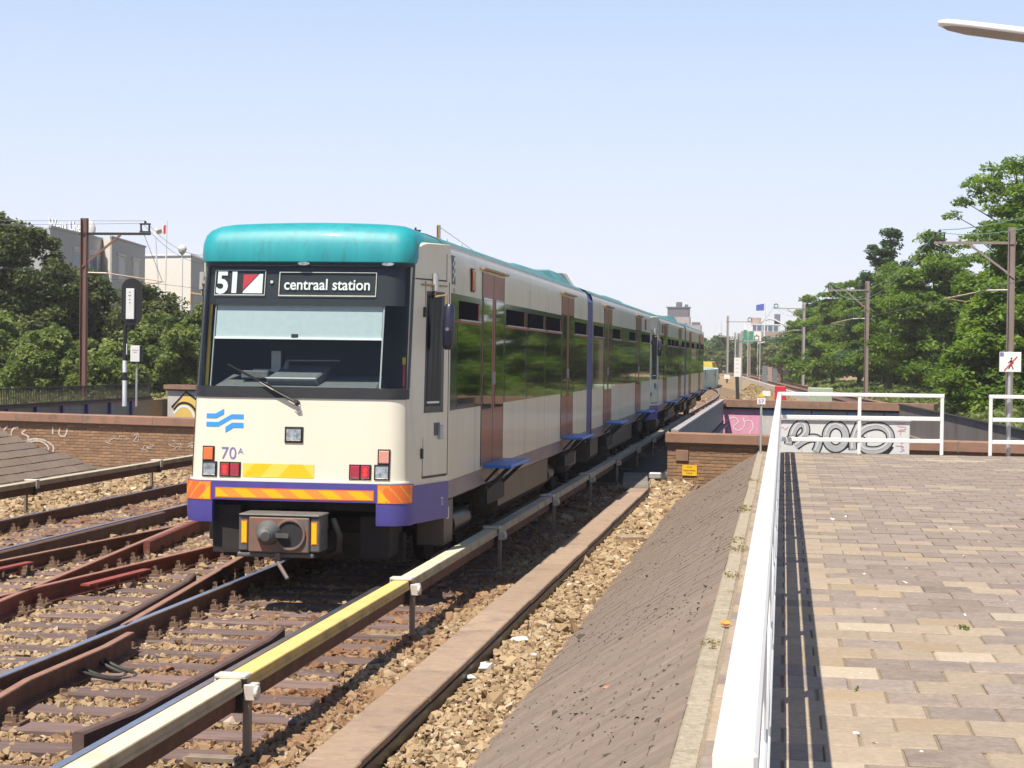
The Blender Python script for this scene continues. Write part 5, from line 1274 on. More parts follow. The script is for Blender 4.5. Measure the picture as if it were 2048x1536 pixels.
MB().box(-.5, -.2, -.12, .12, 1.52, 2.2).build('white_lamp', whiteboard, gs); MB().box(.15, .5, -.12, .12, 1.37, 2.0).build('white_lamp', whiteboard, gs); MB().tube((0, 0, -4.4), (0, 0, .6), .08, .08, 6).build('post', mastgrey, gs); MB().box(-.55, .55, -.04, .04, -.08, -.01).build('shelf', mastgrey, gs)
wb_ = thing('notice_board', 'plain white board on a grey pole right of the green signal', 'sign', (-2.95, 205, 3.3)); MB().box(-.4, .4, -.04, .04, 1.1, 2.2).build('board', whiteboard, wb_); MB().tube((.3, .1, -3.5), (.3, .1, 1.6), .06, .06, 6).build('pole', galv, wb_)
def wire_mesh(pts, sag, r, n=10):
    P = []
    for (a, c, sg_) in zip(pts, pts[1:], sag):
        a, c = Vector(a), Vector(c)
        for i in range(n): t_ = i / n; p = a.lerp(c, t_); p.z -= sg_ * 4 * t_ * (1 - t_); P.append(p)
    P.append(Vector(pts[-1])); return MB().path(P, r, 5)
def wire(name, label, pts, sag, r=.012, m=wirem): return tag(wire_mesh(pts, sag, r).build(name, m), label, 'wire', 'overhead wires')
A1 = (5.95, 72.2, 7.48); A2 = (3.05, 122.3, 7.5); A3 = (-.85, 177.4, 7.8)
ol = thing('overhead_line', 'green sagging overhead line hung from the masts along the tree row', 'overhead line', (0, 0, 0), 0, 'overhead wires')
wire_mesh([(9.5, 22, 7.55), A1, A2, A3, (-5, 250, 7.7)], [.9, 1.3, 1.3, 1.2], .016).build('messenger_wire', wirem, ol)
wire_mesh([(9.3, 22, 7.35), (5.8, 72.2, 7.40), (2.9, 122.3, 7.42), (-1.0, 177.4, 7.72)], [1.2, 1.75, 1.6], .014).build('messenger_wire', wirem, ol)
wire_mesh([(9.0, 22, 5.0), (6.3, 72.2, 4.75), (3.2, 122.3, 4.75), (-.6, 177.4, 4.85), (-5, 250, 4.8)], [0, 0, 0, 0], .012).build('contact_wire', wiredark, ol)
for k, (yy, zt_) in enumerate(((88, 6.2), (97, 5.9), (106, 6.2), (60, 6.4), (50, 6.6))): MB().tube((9.9 - .056 * yy, yy, 4.8), (9.9 - .056 * yy, yy, zt_ + .1), .008, .008, 4).build('dropper', wirem, ol)
wire('feeder_wire', 'dark wire from off frame over the brown mast arm, upper of two', [(-42.0, 70.0, 7.75), (-25.2, 68.7, 7.52), (-28.4, 86.8, 7.24)], [.05, .5], .009, wiredark)
wire('feeder_wire', 'dark wire from off frame over the brown mast arm, lower of two', [(-42.0, 70.0, 7.45), (-25.3, 68.7, 7.42), (-28.4, 86.8, 6.8)], [.05, .5], .009, wiredark)
wire('contact_wire', 'dark contact wire under the brown mast arm running behind the train', [(-26.5, 40, 5.0), (-24.4, 68.7, 5.0), (-24, 110, 5.0)], [0, 0], .008, wiredark)
wire('stay_wire', 'slanting stay from the brown mast arm end down to its steady arm', [(-25.35, 68.7, 7.25), (-24.45, 68.7, 5.1)], [0], .012, wiredark)
wire('feeder_wire', 'dark wire sloping down from the rusty mast behind the train roof', [(-14.3, 73.8, 7.7), (-17.9, 117, 7.6)], [.0], .012, wiredark)

# ------------------------------------------------------------------ signals and trackside things beyond the street
def signal(label, x, y, z0):
    t_ = thing('railway_signal', label, 'signal', (x, y, 0), math.radians(8))
    b = MB(); out = [(.38 * math.cos(a), .38 * math.sin(a) + (.62 if math.sin(a) > 0 else -.35)) for a in np.linspace(0, 2 * math.pi, 24, endpoint=False)]
    b.prism([(u, -.03, 4.0 + v) for u, v in out], (0, .05, 0)); b.build('backplate', signalblk, t_)
    MB().box(-.20, .10, -.10, -.03, 3.5, 4.62).build('white_face', whiteboard, t_, bevel=.01)
    b = MB()
    for (u, v) in ((-.06, 4.48), (-.09, 4.36), (-.03, 4.36), (-.06, 4.22), (-.06, 4.1)): b.box(u - .02, u + .02, -.106, -.099, v - .02, v + .02)
    b.build('number_dots', cabgrey, t_)
    MB().tube((-.02, .05, 3.3), (-.02, .05, 3.1), .16, .12, 10).build('collar', signalblk, t_)
    for i, (a, c, m) in enumerate(((2.6, 3.3, signalblk), (1.98, 2.6, signalblk), (1.55, 1.98, white), (1.25, 1.55, signalblk), (z0, 1.25, white))): MB().tube((-.25, .06, a), (-.25, .06, c), .085, .085, 10).build('post_band', m, t_, smooth=60)
    MB().box(-.28, -.17, .0, .12, 2.2, 2.6).build('white_label', white, t_); MB().bar((-.25, .06, 3.0), (.05, .05, 3.2), .08, .08).build('bracket', signalblk, t_)
    b = MB()
    for k in range(8): b.box(-.52, -.28, .04, .07, 2.5 + .22 * k, 2.52 + .22 * k)
    b.box(-.53, -.51, .04, .07, 2.4, 4.2); b.build('ladder', signalblk, t_)
    return t_
signal('black oval railway signal with white centre on a banded pole', -23.65, 63.2, .3)
cb = thing('telephone_box', 'white signal telephone box on a grey pole beside the banded signal pole', 'box', (-23.5, 63.3, 0), math.radians(8))
MB().box(-.19, .21, -.12, .10, 1.92, 2.55).build('cover', signalblk, cb, bevel=.03); MB().box(-.19, .15, -.14, -.12, 1.94, 2.53).build('white_door', whiteboard, cb, bevel=.01); MB().tube((.02, 0, .3), (.02, 0, 1.92), .04, .04, 8).build('pole', galv, cb)
b = MB(); b.box(-.14, .10, -.143, -.14, 2.36, 2.375); b.box(-.08, .04, -.143, -.14, 2.28, 2.30); b.build('door_print', cabgrey, cb)
ws_ = thing('signal_board', 'tall white board on a dark leaning post on the sandy bank', 'signal', (-2.78, 110.8, 0))
MB().box(-.20, .20, -.05, .05, 1.25, 2.42).build('board', whiteboard, ws_); MB().bar((.05, 0, -.25), (-.02, 0, 1.25), .22, .22).build('post', ironblack, ws_)
b = MB()
for k in range(4): b.box(-.12, .08, -.056, -.05, 1.5 + .25 * k, 1.56 + .25 * k)
b.build('small_print', clampm, ws_)
s2 = thing('small_sign', 'little white sign low on the bank in front of the red box', 'sign', (-.78, 85.8, -.25)); MB().box(-.19, .19, -.02, .02, .85, 1.10).build('plate', whiteboard, s2); MB().tube((0, .03, 0), (0, .03, 1.0), .03, .03, 6).build('post', galv, s2)
rb = thing('red_box', 'bright red equipment box just behind the white railing corner', 'box', (-.12, 78.0, -.25)); MB().box(-.24, .24, -.2, .2, .2, 1.45).build('case', redbox, rb, bevel=.03); MB().box(-.15, .2, -.215, -.2, .25, .32).build('white_label', white, rb); MB().box(-.1, .1, -.1, .1, 0, .2).build('foot', ironblack, rb)
gc = thing('green_cabinet', 'pale green relay cabinet with an overhanging lid by the far railway', 'cabinet', (1.78, 88.0, -.25)); MB().box(-.55, .55, -.3, .3, 0, .95).build('case', greenbox, gc, bevel=.02); MB().box(-.60, .60, -.35, .35, .952, 1.25).build('lid', greenbox, gc, bevel=.03)
b = MB(); ribbon(b, [(-.45, .3), (-.2, .5), (-.1, .25), (.1, .5), (.2, .3), (.45, .45)], .04, lambda u, v: Vector((u, -.305, v))); ribbon(b, [(.25, .25), (.4, .2), (.45, .35), (.3, .3)], .04, lambda u, v: Vector((u, -.305, v))); b.build('scribble', blackprint, gc)
rw = thing('retaining_wall', 'low pale concrete edge wall along the far railway', 'wall', (0, 0, 0))
for k in range(28):
    y0 = 64 + 7.0 * k; MB().hexa([Vector(p) for p in ((T3(y0) - 2.25, y0 + .03, -.5), (T3(y0) - 2.05, y0 + .03, -.5), (T3(y0 + 7) - 2.05, y0 + 6.97, -.5), (T3(y0 + 7) - 2.25, y0 + 6.97, -.5), (T3(y0) - 2.25, y0 + .03, .16), (T3(y0) - 2.05, y0 + .03, .16), (T3(y0 + 7) - 2.05, y0 + 6.97, .16), (T3(y0 + 7) - 2.25, y0 + 6.97, .16))]).build('wall_panel', concretew, rw)
mw_ = thing('painted_wall', 'mint green painted wall with dark scrawls where the metro track curves away', 'wall', (0, 0, 0))
P = [(-7.8, 118), (-6.7, 136), (-6.0, 158), (-6.4, 175), (-9.0, 200)]
for k, (a, c) in enumerate(zip(P, P[1:])): MB().hexa([Vector((a[0], a[1], -.3)), Vector((a[0] + .2, a[1], -.3)), Vector((c[0] + .2, c[1], -.3)), Vector((c[0], c[1], -.3)), Vector((a[0], a[1], 1.45)), Vector((a[0] + .2, a[1], 1.45)), Vector((c[0] + .2, c[1], 1.45)), Vector((c[0], c[1], 1.45))]).build('wall_panel', mintwall, mw_)
fb = thing('flower_bank', 'strip of yellow flowering bank beyond the mint green wall', 'flower bed', (0, 0, 0)); MB().hexa([Vector(p) for p in ((-30, 215, -.3), (-8, 215, -.3), (-8, 232, -.3), (-30, 232, -.3), (-29, 217, 1.9), (-8.5, 217, 1.9), (-8.5, 230, 2.0), (-29, 230, 2.0))]).build('flowers', flowerm, fb)
cnt = thing('stacked_panels', 'short row of small grey and brownish panels before the far bushes', 'fence', (0, 0, 0))
for k in range(9): MB().box(2.0 + .55 * k - 4.2, 2.5 + .55 * k - 4.2, 190, 190.15, -.2, 1.7 - .12 * (k % 3)).build('panel', (girderm, brownband, girderm, coupler, towerpink)[k % 5], cnt)

# ------------------------------------------------------------------ trees and plants
def leaves(name, centers, radii, per, size, m, parent, flat=.75, up=.5, tintc=None, elong=1.5, droop=0.0):
    """many leaf-sized folded faces gathered in clumps"""
    n = len(centers); k = per
    c = np.repeat(centers, k, 0); r = np.repeat(radii, k)[:, None]
    d = rng.normal(0, 1, (n * k, 3)); d /= np.linalg.norm(d, axis=1)[:, None]; d *= rng.random((n * k, 1)) ** .45
    p = c + d * r * np.array([1, 1, flat])
    if droop: p[:, 2] -= droop * ((d[:, :2] ** 2).sum(1)) * r[:, 0]
    nr = rng.normal(0, 1, (n * k, 3)); nr[:, 2] = np.abs(nr[:, 2]) + up; nr += d * .6; nr /= np.linalg.norm(nr, axis=1)[:, None]
    a = np.cross(nr, rng.normal(0, 1, (n * k, 3))); a /= np.linalg.norm(a, axis=1)[:, None]; b2 = np.cross(nr, a)
    s = (size * rng.uniform(.6, 1.35, n * k))[:, None]
    tip = p + a * s * elong / 2; base = p - a * s * elong / 2; l = p + b2 * s * .42 + nr * s * .10; rr = p - b2 * s * .42 + nr * s * .10
    v = np.stack([base, l, tip, rr], 1).reshape(-1, 3).astype(np.float32); N = n * k
    me = bpy.data.meshes.new(name); me.vertices.add(4 * N); me.vertices.foreach_set('co', v.ravel())
    me.loops.add(4 * N); me.loops.foreach_set('vertex_index', np.arange(4 * N, dtype=np.int32))
    me.polygons.add(N); me.polygons.foreach_set('loop_start', np.arange(0, 4 * N, 4, dtype=np.int32)); me.polygons.foreach_set('loop_total', np.full(N, 4, dtype=np.int32))
    tc = rng.normal(.42, .20, n) if tintc is None else tintc
    tv = np.clip(np.repeat(tc, k) + rng.normal(0, .14, N), 0, 1).astype(np.float32)
    at2 = me.attributes.new('tint', 'FLOAT', 'FACE'); at2.data.foreach_set('value', tv)
    me.materials.append(m); me.update(calc_edges=True)
    return link(me, name, parent)
def tree(name, label, x, y, z0, h, lobes, leafm, nclump=130, per=90, size=.24, rc=.75, trunk=.16, cat='tree', group=None, flat=.7, up=.5, droop=0.0, inner=.35, bareto=1.6):
    t_ = thing(name, label, cat, (x, y, z0), random.uniform(0, 6), group)
    C_ = []; w = np.array([l[3] * l[4] * l[5] for l in lobes]) ** .67; w /= w.sum()
    for i in rng.choice(len(lobes), nclump, p=w):
        l = lobes[i]; d = rng.normal(0, 1, 3); d /= np.linalg.norm(d)
        q = rng.uniform(.35, .8) if rng.random() < inner else rng.uniform(.82, 1.06)
        C_.append((l[0] + d[0] * l[3] * q, l[1] + d[1] * l[4] * q, l[2] + d[2] * l[5] * q))
    C_ = np.array(C_); C_[:, 2] = np.clip(C_[:, 2], .35, h - .1)
    if cat == 'tree' and group != 'distant trees at the end of the line': per, size = int(per * 2.0), size * .66
    elif cat == 'bush': per, size = int(per * 1.5), size * .78
    leaves('crown', C_, rc * rng.uniform(.5, 1.25, nclump), per, size, leafm, t_, flat, up, droop=droop)
    b = MB(); ht = h * .72; b.path([(0, 0, -.3), (.05, .03, h * .3), (-.04, .08, h * .5), (.06, 0, ht)], [trunk * 1.25, trunk, trunk * .7, trunk * .25], 8)
    for k in range(9):
        a = k * 2.4 + random.uniform(-.4, .4); zz = h * random.uniform(.25, .6); l = lobes[k % len(lobes)]
        e_ = Vector((l[0] + math.cos(a) * l[3] * .7, l[1] + math.sin(a) * l[4] * .7, min(h * .95, l[2] + random.uniform(-.1, .6) * l[5]))); s_ = Vector((0, .04, zz))
        m_ = s_.lerp(e_, .5) + Vector((0, 0, .25)); b.path([s_, m_, e_], [trunk * .45, trunk * .28, trunk * .08], 5)
    b.build('trunk', bark, t_, smooth=60)
    return t_
def blob(r, h, lo=.25, n=5, sq=.8):
    """crown made of uneven lobes"""
    L = [(0, 0, h * (.5 + lo / 2), r * .85, r * .85, h * (1 - lo) * .42)]
    for i in range(n):
        a = i * 6.283 / n + random.uniform(-.5, .5); q = random.uniform(.45, .7) * r; rr = r * random.uniform(.38, .55)
        L.append((math.cos(a) * q, math.sin(a) * q, h * random.uniform(lo + .12, .78), rr, rr, rr * sq))
    L.append((random.uniform(-.2, .2) * r, 0, h * .86, r * .36, r * .36, h * .13))
    return L
def layered(r, h, lo=.2, n=10):
    """spreading tiers of a robinia crown"""
    L = []
    for i in range(n):
        f = i / (n - 1); zz = h * (lo + (.96 - lo) * f); wr = r * (.95 - .75 * f ** 2.2); a = i * 2.4 + random.uniform(-.5, .5)
        q = wr * random.uniform(.25, .6); L.append((math.cos(a) * q, math.sin(a) * q, zz, wr * .68, wr * .68, h * .055 + .2))
    return L
# left: dark maple and bushes before the hotel
tree('maple_tree', 'tallest dark green maple at the left edge hiding the hotel', -41.6, 93, -.3, 10.0, blob(3.6, 10.0, .1, 7), leafdark, 330, 95, .27, .78, .2, group='trees by the hotel')
tree('maple_tree', 'dark maple partly outside the frame beside the tallest one', -46.0, 90, -.3, 9.0, blob(4.2, 9.0, .1, 6), leafdark, 240, 90, .28, .8, .2, group='trees by the hotel')
tree('maple_tree', 'lower dark maple behind the oval signal', -35.0, 96, -.3, 6.5, blob(2.4, 6.5, .1, 6), leafdark, 220, 90, .25, .65, .16, group='trees by the hotel')
tree('maple_tree', 'dark maple slope between the tallest maple and the brown mast', -38.7, 97, -.3, 7.0, blob(1.9, 7.0, .1, 6), leafdark, 190, 90, .25, .65, .16, group='trees by the hotel')
for (x, y, h, r, lab) in ((-38.8, 84, 4.3, 2.3, 'light green bush under the tallest dark maple'), (-34.6, 82, 3.7, 2.2, 'light green bush left of the brown mast foot'), (-32.0, 90, 4.7, 2.4, 'light green bush behind the brown mast'),
                          (-28.6, 86, 4.9, 2.5, 'tall light green bush in front of the cream building end'), (-25.0, 92, 5.2, 2.3, 'light green bush next to the train nose'), (-42.5, 82, 3.6, 2.4, 'light green bush at the frame edge behind the railing'), (-30.9, 80, 3.0, 1.7, 'low light green bush behind the signal pole'), (-21.5, 95, 4.8, 2.4, 'light green bush hidden behind the train nose')):
    tree('bush', lab, x, y, -.3, h, blob(r, h, .0, 6, .9), leafbush, 170, 85, .20, .5, .07, 'bush', 'bushes behind the black railing', inner=.4)
# right: robinia row along the far railway
RT = 'robinia trees along the far railway'
def rob(lab, x, y, h, r, m=None, nc=260, per=80, size=.26, lo=.16, rc=.85, n=11): tree('robinia_tree', lab, x, y, -.4, h, layered(r, h, lo, n), m or leafacacia, nc, per, size, rc, .17, group=RT, flat=.42, up=1.0, droop=.25, inner=.5)
rob('tall robinia at the right frame edge with a wispy see-through top', 11.8, 90, 11.2, 4.4, nc=430, per=72, lo=.2)
wt = thing('robinia_tree', 'feathery open robinia top rising highest at the frame edge', 'tree', (11.6, 93, -.4), 0, RT)
cc = []
for i in range(105):
    a = random.uniform(0, 6.28); q = random.uniform(.2, 3.3); zz = random.uniform(8.6, 13.0); cc.append((math.cos(a) * q * (1.25 - (zz - 9) / 6), math.sin(a) * q, zz))
cc = np.array(cc); leaves('crown', cc, np.full(len(cc), .62), 95, .155, leafacacia, wt, .4, 1.0, droop=.25)
b = MB(); b.path([(0, 0, 0), (.1, 0, 6), (0, .2, 10), (.2, .1, 12.4)], [.2, .16, .1, .03], 7)
for c_ in cc[::3]: b.path([(0, .1, c_[2] - 1.8), tuple(c_)], [.05, .015], 4)
b.build('trunk', bark, wt, smooth=60)
rob('robinia with low hanging branches left of the no walking sign', 9.9, 86, 6.4, 3.0, nc=270, lo=.17)
rob('broad bright robinia between the two wooden masts', 9.4, 118, 10.9, 3.9, nc=360, lo=.2)
rob('bright robinia in front of the spiky dark topped tree', 7.6, 133, 9.8, 3.2, nc=300, lo=.2)
tree('oak_tree', 'darker spiky topped tree above the second wooden mast', 8.0, 146, -.4, 13.0, layered(3.4, 13.0, .2, 10), leafcool, 230, 80, .27, .75, .18, group=RT, flat=.5, up=.8)
rob('robinia behind the second wooden mast, reaching left', 6.2, 152, 10.0, 3.5, nc=280, lo=.2)
rob('rounded robinia at the left end of the tree row', 4.6, 172, 10.6, 3.8, nc=320, size=.3, lo=.2)
rob('low robinia just beyond the pale mast', 2.9, 190, 9.3, 3.8, nc=280, size=.32, lo=.1)
rob('farthest robinia at the end of the row above the small panels', 2.6, 212, 8.6, 3.8, nc=240, size=.34, lo=.08)
for (x, y, h, r, lab) in ((13.4, 106, 11.2, 4.0, 'background robinia behind the bright broad one'), (12.6, 135, 11.0, 4.0, 'background robinia behind the spiky dark tree'), (10.0, 165, 9.8, 3.6, 'background robinia behind the rounded end tree'), (16.5, 84, 8.5, 4.0, 'background robinia beside the wispy tall one'), (17, 68, 9, 4, 'robinia just outside the frame edge')):
    rob(lab, x, y, h, r, nc=220, per=70, size=.34, lo=.08)
for (x, y, h, r, lab, m) in ((-2.6, 300, 5.4, 5.5, 'olive bush beside the far masts', leafolive), (1.2, 260, 4.8, 4.0, 'olive bush left of the tree row end', leafolive), (-9.8, 330, 6.6, 5.0, 'dark far tree behind the slim name plate mast', leafcool), (-15.6, 320, 6.8, 5.0, 'dark far tree just beyond the train end', leafcool), (-6.0, 345, 6.2, 4.5, 'far tree behind the thick grey mast', leafcool), (-21, 330, 7, 5, 'far tree hidden at the train end', leafcool), (-3, 380, 8.2, 7, 'far green tree under the pale terrace building', leafcool), (4.5, 330, 7.5, 6, 'far green tree under the swooping white roof', leafcool), (-12.5, 285, 3.8, 3.2, 'light far bush above the yellow flowers', leafolive)):
    tree('far_tree', lab, x, y, -.4, h, blob(r, h, .0, 6, .9), m, 130, 60, .55, 1.2, .2, 'tree', 'distant trees at the end of the line')
# ground plants
def plants(name, P, size, m, up=.2, k=7, r=.22):
    o = leaves(name, P, np.full(len(P), r), k, size, m, None, .8, up, elong=2.2); return tag(o, kind='stuff')
n = 5200; y = rng.uniform(63, 185, n); x = np.array([T3(v) for v in y]) + 3.0 + rng.random(n) ** 1.6 * 7
plants('bank_plants', np.stack([x, y, -.15 + rng.random(n) * .45 * np.clip((x - 9.8 + .056 * y - 2.5) / 2.5, .2, 1)], 1), .20, leafbush)
n = 2600; y = rng.uniform(64, 190, n); x = rng.uniform(-3.2, 1, n) + np.array([max(0, T3(v) - 5) for v in y]) * .6; keep = (x < np.array([T3(v) - 2.4 for v in y])) & (x > -3.4) & (rng.random(n) < np.clip((y - 62) / 70, .12, 1))
P_ = np.stack([x, y, np.full(n, -.16)], 1)[keep]; plants('dry_grass', P_[::3], .07, drygrass, .3, 6, .10)
n = 900; y = rng.uniform(30, 62, n); x = rng.uniform(8.5, 16, n); y = np.where(rng.random(n) < .7, rng.uniform(62, 75, n), y); plants('street_side_plants', np.stack([x, y, np.full(n, -.1)], 1)[y > 63], .2, leafbush)
n = 700; y = rng.uniform(30, 74, n); x = rng.uniform(-33, -25.6, n); plants('bridge_weeds', np.stack([x, y, .42 + rng.random(n) * .1], 1), .14, grassm, .1, 6, .2)
n = 70; P_ = np.stack([rng.uniform(.3, 3.2, n), rng.uniform(6.4, 18, n), np.full(n, PZ + .001)], 1)
scatter('white_specks', P_, .008 * rng.lognormal(0, .5, n), papers, (.7, 1.6, .1, .2))
P_ = np.array([(-.345 + random.uniform(-.05, .06), yy + random.uniform(-.12, .12), PZ + random.uniform(0, .02)) for yy in (14.2, 14.4, 15.0, 18.0, 18.3, 22.5, 12.5, 9.5) for _ in range(7)])
plants('kerb_weeds', P_, .012, drygrass, .0, 8, .03)
P_ = np.array([(1.02 + random.uniform(-.03, .03), 10.35 + random.uniform(-.03, .03), PZ + .01) for _ in range(5)] + [(1.5 + random.uniform(-.04, .04), 8.0, PZ + .005) for _ in range(4)] + [(-.05, 10.8, PZ + .01), (-.08, 8.7, PZ + .01), (.35, 8.3, PZ + .01)])
plants('paving_weeds', P_, .012, leafbush, .0, 7, .02)
n = 260; x = rng.uniform(-12.4, -7.5, n); plants('wall_foot_weeds', np.stack([x, near_edge(x) - .15 - rng.random(n) * .7, np.full(n, -.22)], 1), .06, grassm, .0, 5, .08)

# ------------------------------------------------------------------ buildings
def block(name, parent, foot, z0, z1, m):
    b = MB(); n = len(foot); b.prism([(x, y, z0) for x, y in foot], (0, 0, z1 - z0)); return b.build(name, m, parent)
def face_panel(mb, p0, p1, t0, t1, z0, z1, out, mi=0):
    p0, p1 = Vector(p0), Vector(p1); d = (p1 - p0); n_ = Vector((d.y, -d.x, 0)).normalized() * out
    a = p0 + d * t0; c = p0 + d * t1
    return mb.hexa([Vector((a.x, a.y, z0)) - n_, Vector((c.x, c.y, z0)) - n_, Vector((c.x, c.y, z0)) + n_, Vector((a.x, a.y, z0)) + n_, Vector((a.x, a.y, z1)) - n_, Vector((c.x, c.y, z1)) - n_, Vector((c.x, c.y, z1)) + n_, Vector((a.x, a.y, z1)) + n_], mi)
ho = thing('hotel_building', 'grey and cream hotel blocks with white roof lettering behind the maples', 'building', (0, 0, 0))
A0_, A1_, A2_, B2_ = (-45.26, 106.6, 0), (-46.5, 118.5, 0), (-45.39, 117.2, 0), (-47.1, 128.5, 0)
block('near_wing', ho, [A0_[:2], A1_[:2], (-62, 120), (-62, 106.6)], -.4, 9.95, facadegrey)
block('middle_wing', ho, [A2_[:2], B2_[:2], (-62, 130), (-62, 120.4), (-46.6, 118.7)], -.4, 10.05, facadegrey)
b = MB(); face_panel(b, A1_, A2_, .03, .995, -.3, 10.06, .06); b.build('cream_end_wall', facadecream, ho)
b = MB(); face_panel(b, A0_, A1_, -.005, 1.0, 9.95, 10.10, .08); face_panel(b, A2_, B2_, -.005, 1.005, 10.06, 10.18, .08); b.build('roof_edge', facadegrey, ho)
for (p0, p1, ts_) in ((A2_, B2_, ((.17, .37), (.60, .80))), (A0_, A1_, ((.42, .56), (.72, .88)))):
    for (t0, t1) in ts_:
        for zz in (7.2, 4.2):
            b = MB(); face_panel(b, p0, p1, t0, t1, zz, zz + 1.75, .05); f = b.build('window', palefac, ho)
            b = MB(); face_panel(b, p0, p1, t0 + .012, t1 - .012, zz + .1, zz + 1.62, .07); b.build('pane', windowblue, f)
            b = MB(); face_panel(b, p0, p1, t0 - .02, t1 + .02, zz + 1.76, zz + 1.88, .12); b.build('lintel', palefac, f)
rs_ = thing('roof_sign', 'white standing letters on a white base along the hotel roof', 'sign', (-49.35, 116.0, 9.96), math.radians(2))
bb = MB(); put_text('Westa', .95, lambda u, v: Vector((u, 0, .62 + v - .10 * u)), width=1.25, bold=.02, mb=bb); put_text('Une', .95, lambda u, v: Vector((1.45 + u, 0, .48 + v - .10 * u)), width=.80, bold=.02, mb=bb)
v0_ = list(bb.v); f0_ = list(bb.f); bb.add([Vector(p) + Vector((.05, .10, -.04)) for p in v0_], f0_, 1); o = bb.build('lettering', [white, girderm], rs_, fix=False); tag(o, kind='stuff')  # grey copy set behind and below the letters imitates their shadow
MB().hexa([Vector(p) for p in ((-.1, -.05, .12), (2.3, -.05, -.02), (2.3, .3, -.02), (-.1, .3, .12), (-.1, -.05, .58), (2.3, -.05, .34), (2.3, .3, .34), (-.1, .3, .58))]).build('sign_base', whitepaint, rs_)
MB().box(.0, .06, -.02, .1, .5, 1.5).build('sign_post', whitepaint, rs_)
dm = thing('satellite_dome', 'pale round dish on the hotel roof behind the brown mast', 'dish', (-46.8, 116.5, 10.1)); MB().loft([[Vector((math.cos(a) * r, math.sin(a) * r * .5, z)) for a in np.linspace(0, 6.283, 14, endpoint=False)] for r, z in ((.5, 0), (.6, .5), (.45, .95), (.1, 1.15))], True, True).build('dish', palefac, dm, smooth=60); MB().box(-.1, .1, -.1, .1, -.1, .0).build('foot', galv, dm)
cb_ = thing('cream_building', 'plain cream brick block with a white roof edge beside the train', 'building', (0, 0, 0))
C0_, C1_, C2_ = (-49.5, 132.6, 0), (-44.4, 131.0, 0), (-46.4, 142, 0)
block('walls', cb_, [C0_[:2], C1_[:2], C2_[:2], (-58, 145), (-58, 135)], -.4, 9.62, facadecream)
b = MB(); face_panel(b, C1_, C2_, .005, 1, -.3, 9.62, .05); b.build('shaded_side_wall', facadegrey, cb_); b = MB(); face_panel(b, C0_, C1_, 0, 1.01, 9.63, 9.80, .10); face_panel(b, C1_, C2_, .0, 1, 9.63, 9.78, .09); b.build('roof_edge', whitepaint, cb_)  # grey panel paints the shade onto the cream block's side
def flagpole(lab, x, y, zt, m_flag, wv, dirx=-1, lean=0, h=.9, L=1.2, r=.07, red=False):
    t_ = thing('flagpole', lab, 'flagpole', (x, y, 0)); MB().tube((0, 0, 0), (lean, 0, zt), r * 1.3, r, 8).build('pole', whitepaint, t_)
    if m_flag:
        rings = []
        for k in range(9):
            f = k / 8; rings.append([Vector((lean + dirx * (f * L), .12 * math.sin(f * 7) * f, zt - .25 - .30 * f * wv - q * h * (1 - .15 * f))) for q in (0, .5, 1)])
        fl = MB().loft(rings).build('flag', m_flag, t_, smooth=60)
        if red: MB().loft([[p + Vector((0, -.02, 0)) for p in r_] for r_ in rings[:3]]).build('red_hoist', redprint, t_); MB().loft([[r_[0] * .3 + r_[1] * .7 + Vector((0, -.03, 0)), r_[1] * .6 + r_[2] * .4 + Vector((0, -.03, 0))] for r_ in rings[3:7]]).build('grey_mark', girderm, t_)
    return t_
flagpole('white flagpole flying a white flag with a red edge over the cream building', -42.6, 120.1, 11.4, fabricwhite, 1, -1, .12, .62, .95, .05, True)
flagpole('leaning bare white pole beside the white flag', -42.2, 119.0, 10.2, None, 0, 1, -.7, r=.06)
sl = thing('street_lamp', 'round headed white lamp on a thin pole by the cream building', 'street lamp', (-39.1, 113.6, 0)); MB().tube((0, 0, 0), (0, 0, 8.7), .07, .06, 8).build('pole', whitepaint, sl); MB().tube((0, 0, 8.7), (0, 0, 8.85), .08, .20, 12).build('collar', galv, sl); MB().loft([[Vector((math.cos(a) * r, math.sin(a) * r, z)) for a in np.linspace(0, 6.283, 14, endpoint=False)] for r, z in ((.22, 8.86), (.30, 9.05), (.25, 9.25), (.08, 9.35))], True, True).build('globe', palefac, sl, smooth=60)
# distant buildings over the trees
tw = thing('tower_building', 'distant pinkish tower block with a dark cap above the train roof', 'building', (-35.1, 602, 0))
MB().box(-3.9, 3.9, 0, 8, 0, 16.2).build('tower', towerpink, tw); MB().box(-3.5, 3.6, .2, 8, 16.2, 19.3).build('dark_cap', towerdark, tw); MB().box(-4.0, 4.0, -.1, 8.1, 19.31, 19.6).build('roof_slab', towerdark, tw); MB().box(-.7, 1.2, 1, 4, 19.6, 21.2).build('lift_house', towerdark, tw); MB().box(2.2, 3.2, 1, 3, 19.6, 20.4).build('vent_house', towerdark, tw)
for k in range(4):
    for j in range(4): MB().box(-3.3 + 1.75 * k, -2.1 + 1.75 * k, -.08, 0, 2.4 + 3.3 * j, 4.2 + 3.3 * j).build('window', towerdark, tw)
t2_ = thing('apartment_block', 'pale stepped block right of the distant dark capped tower', 'building', (-26.5, 552, 0))
MB().box(-2.2, 1.9, 0, 8, 0, 10.6).build('body', palefac, t2_); MB().box(-2.0, 1.3, .2, 8, 10.6, 12.6).build('upper_floor', towerpink, t2_); MB().box(-1.5, .9, .4, 7, 12.6, 13.5).build('roof_cap', towerdark, t2_)
for j in range(3): MB().box(-2.0, 1.7, -.06, 0, 2.2 + 2.9 * j, 3.4 + 2.9 * j).build('window_band', windowblue, t2_)
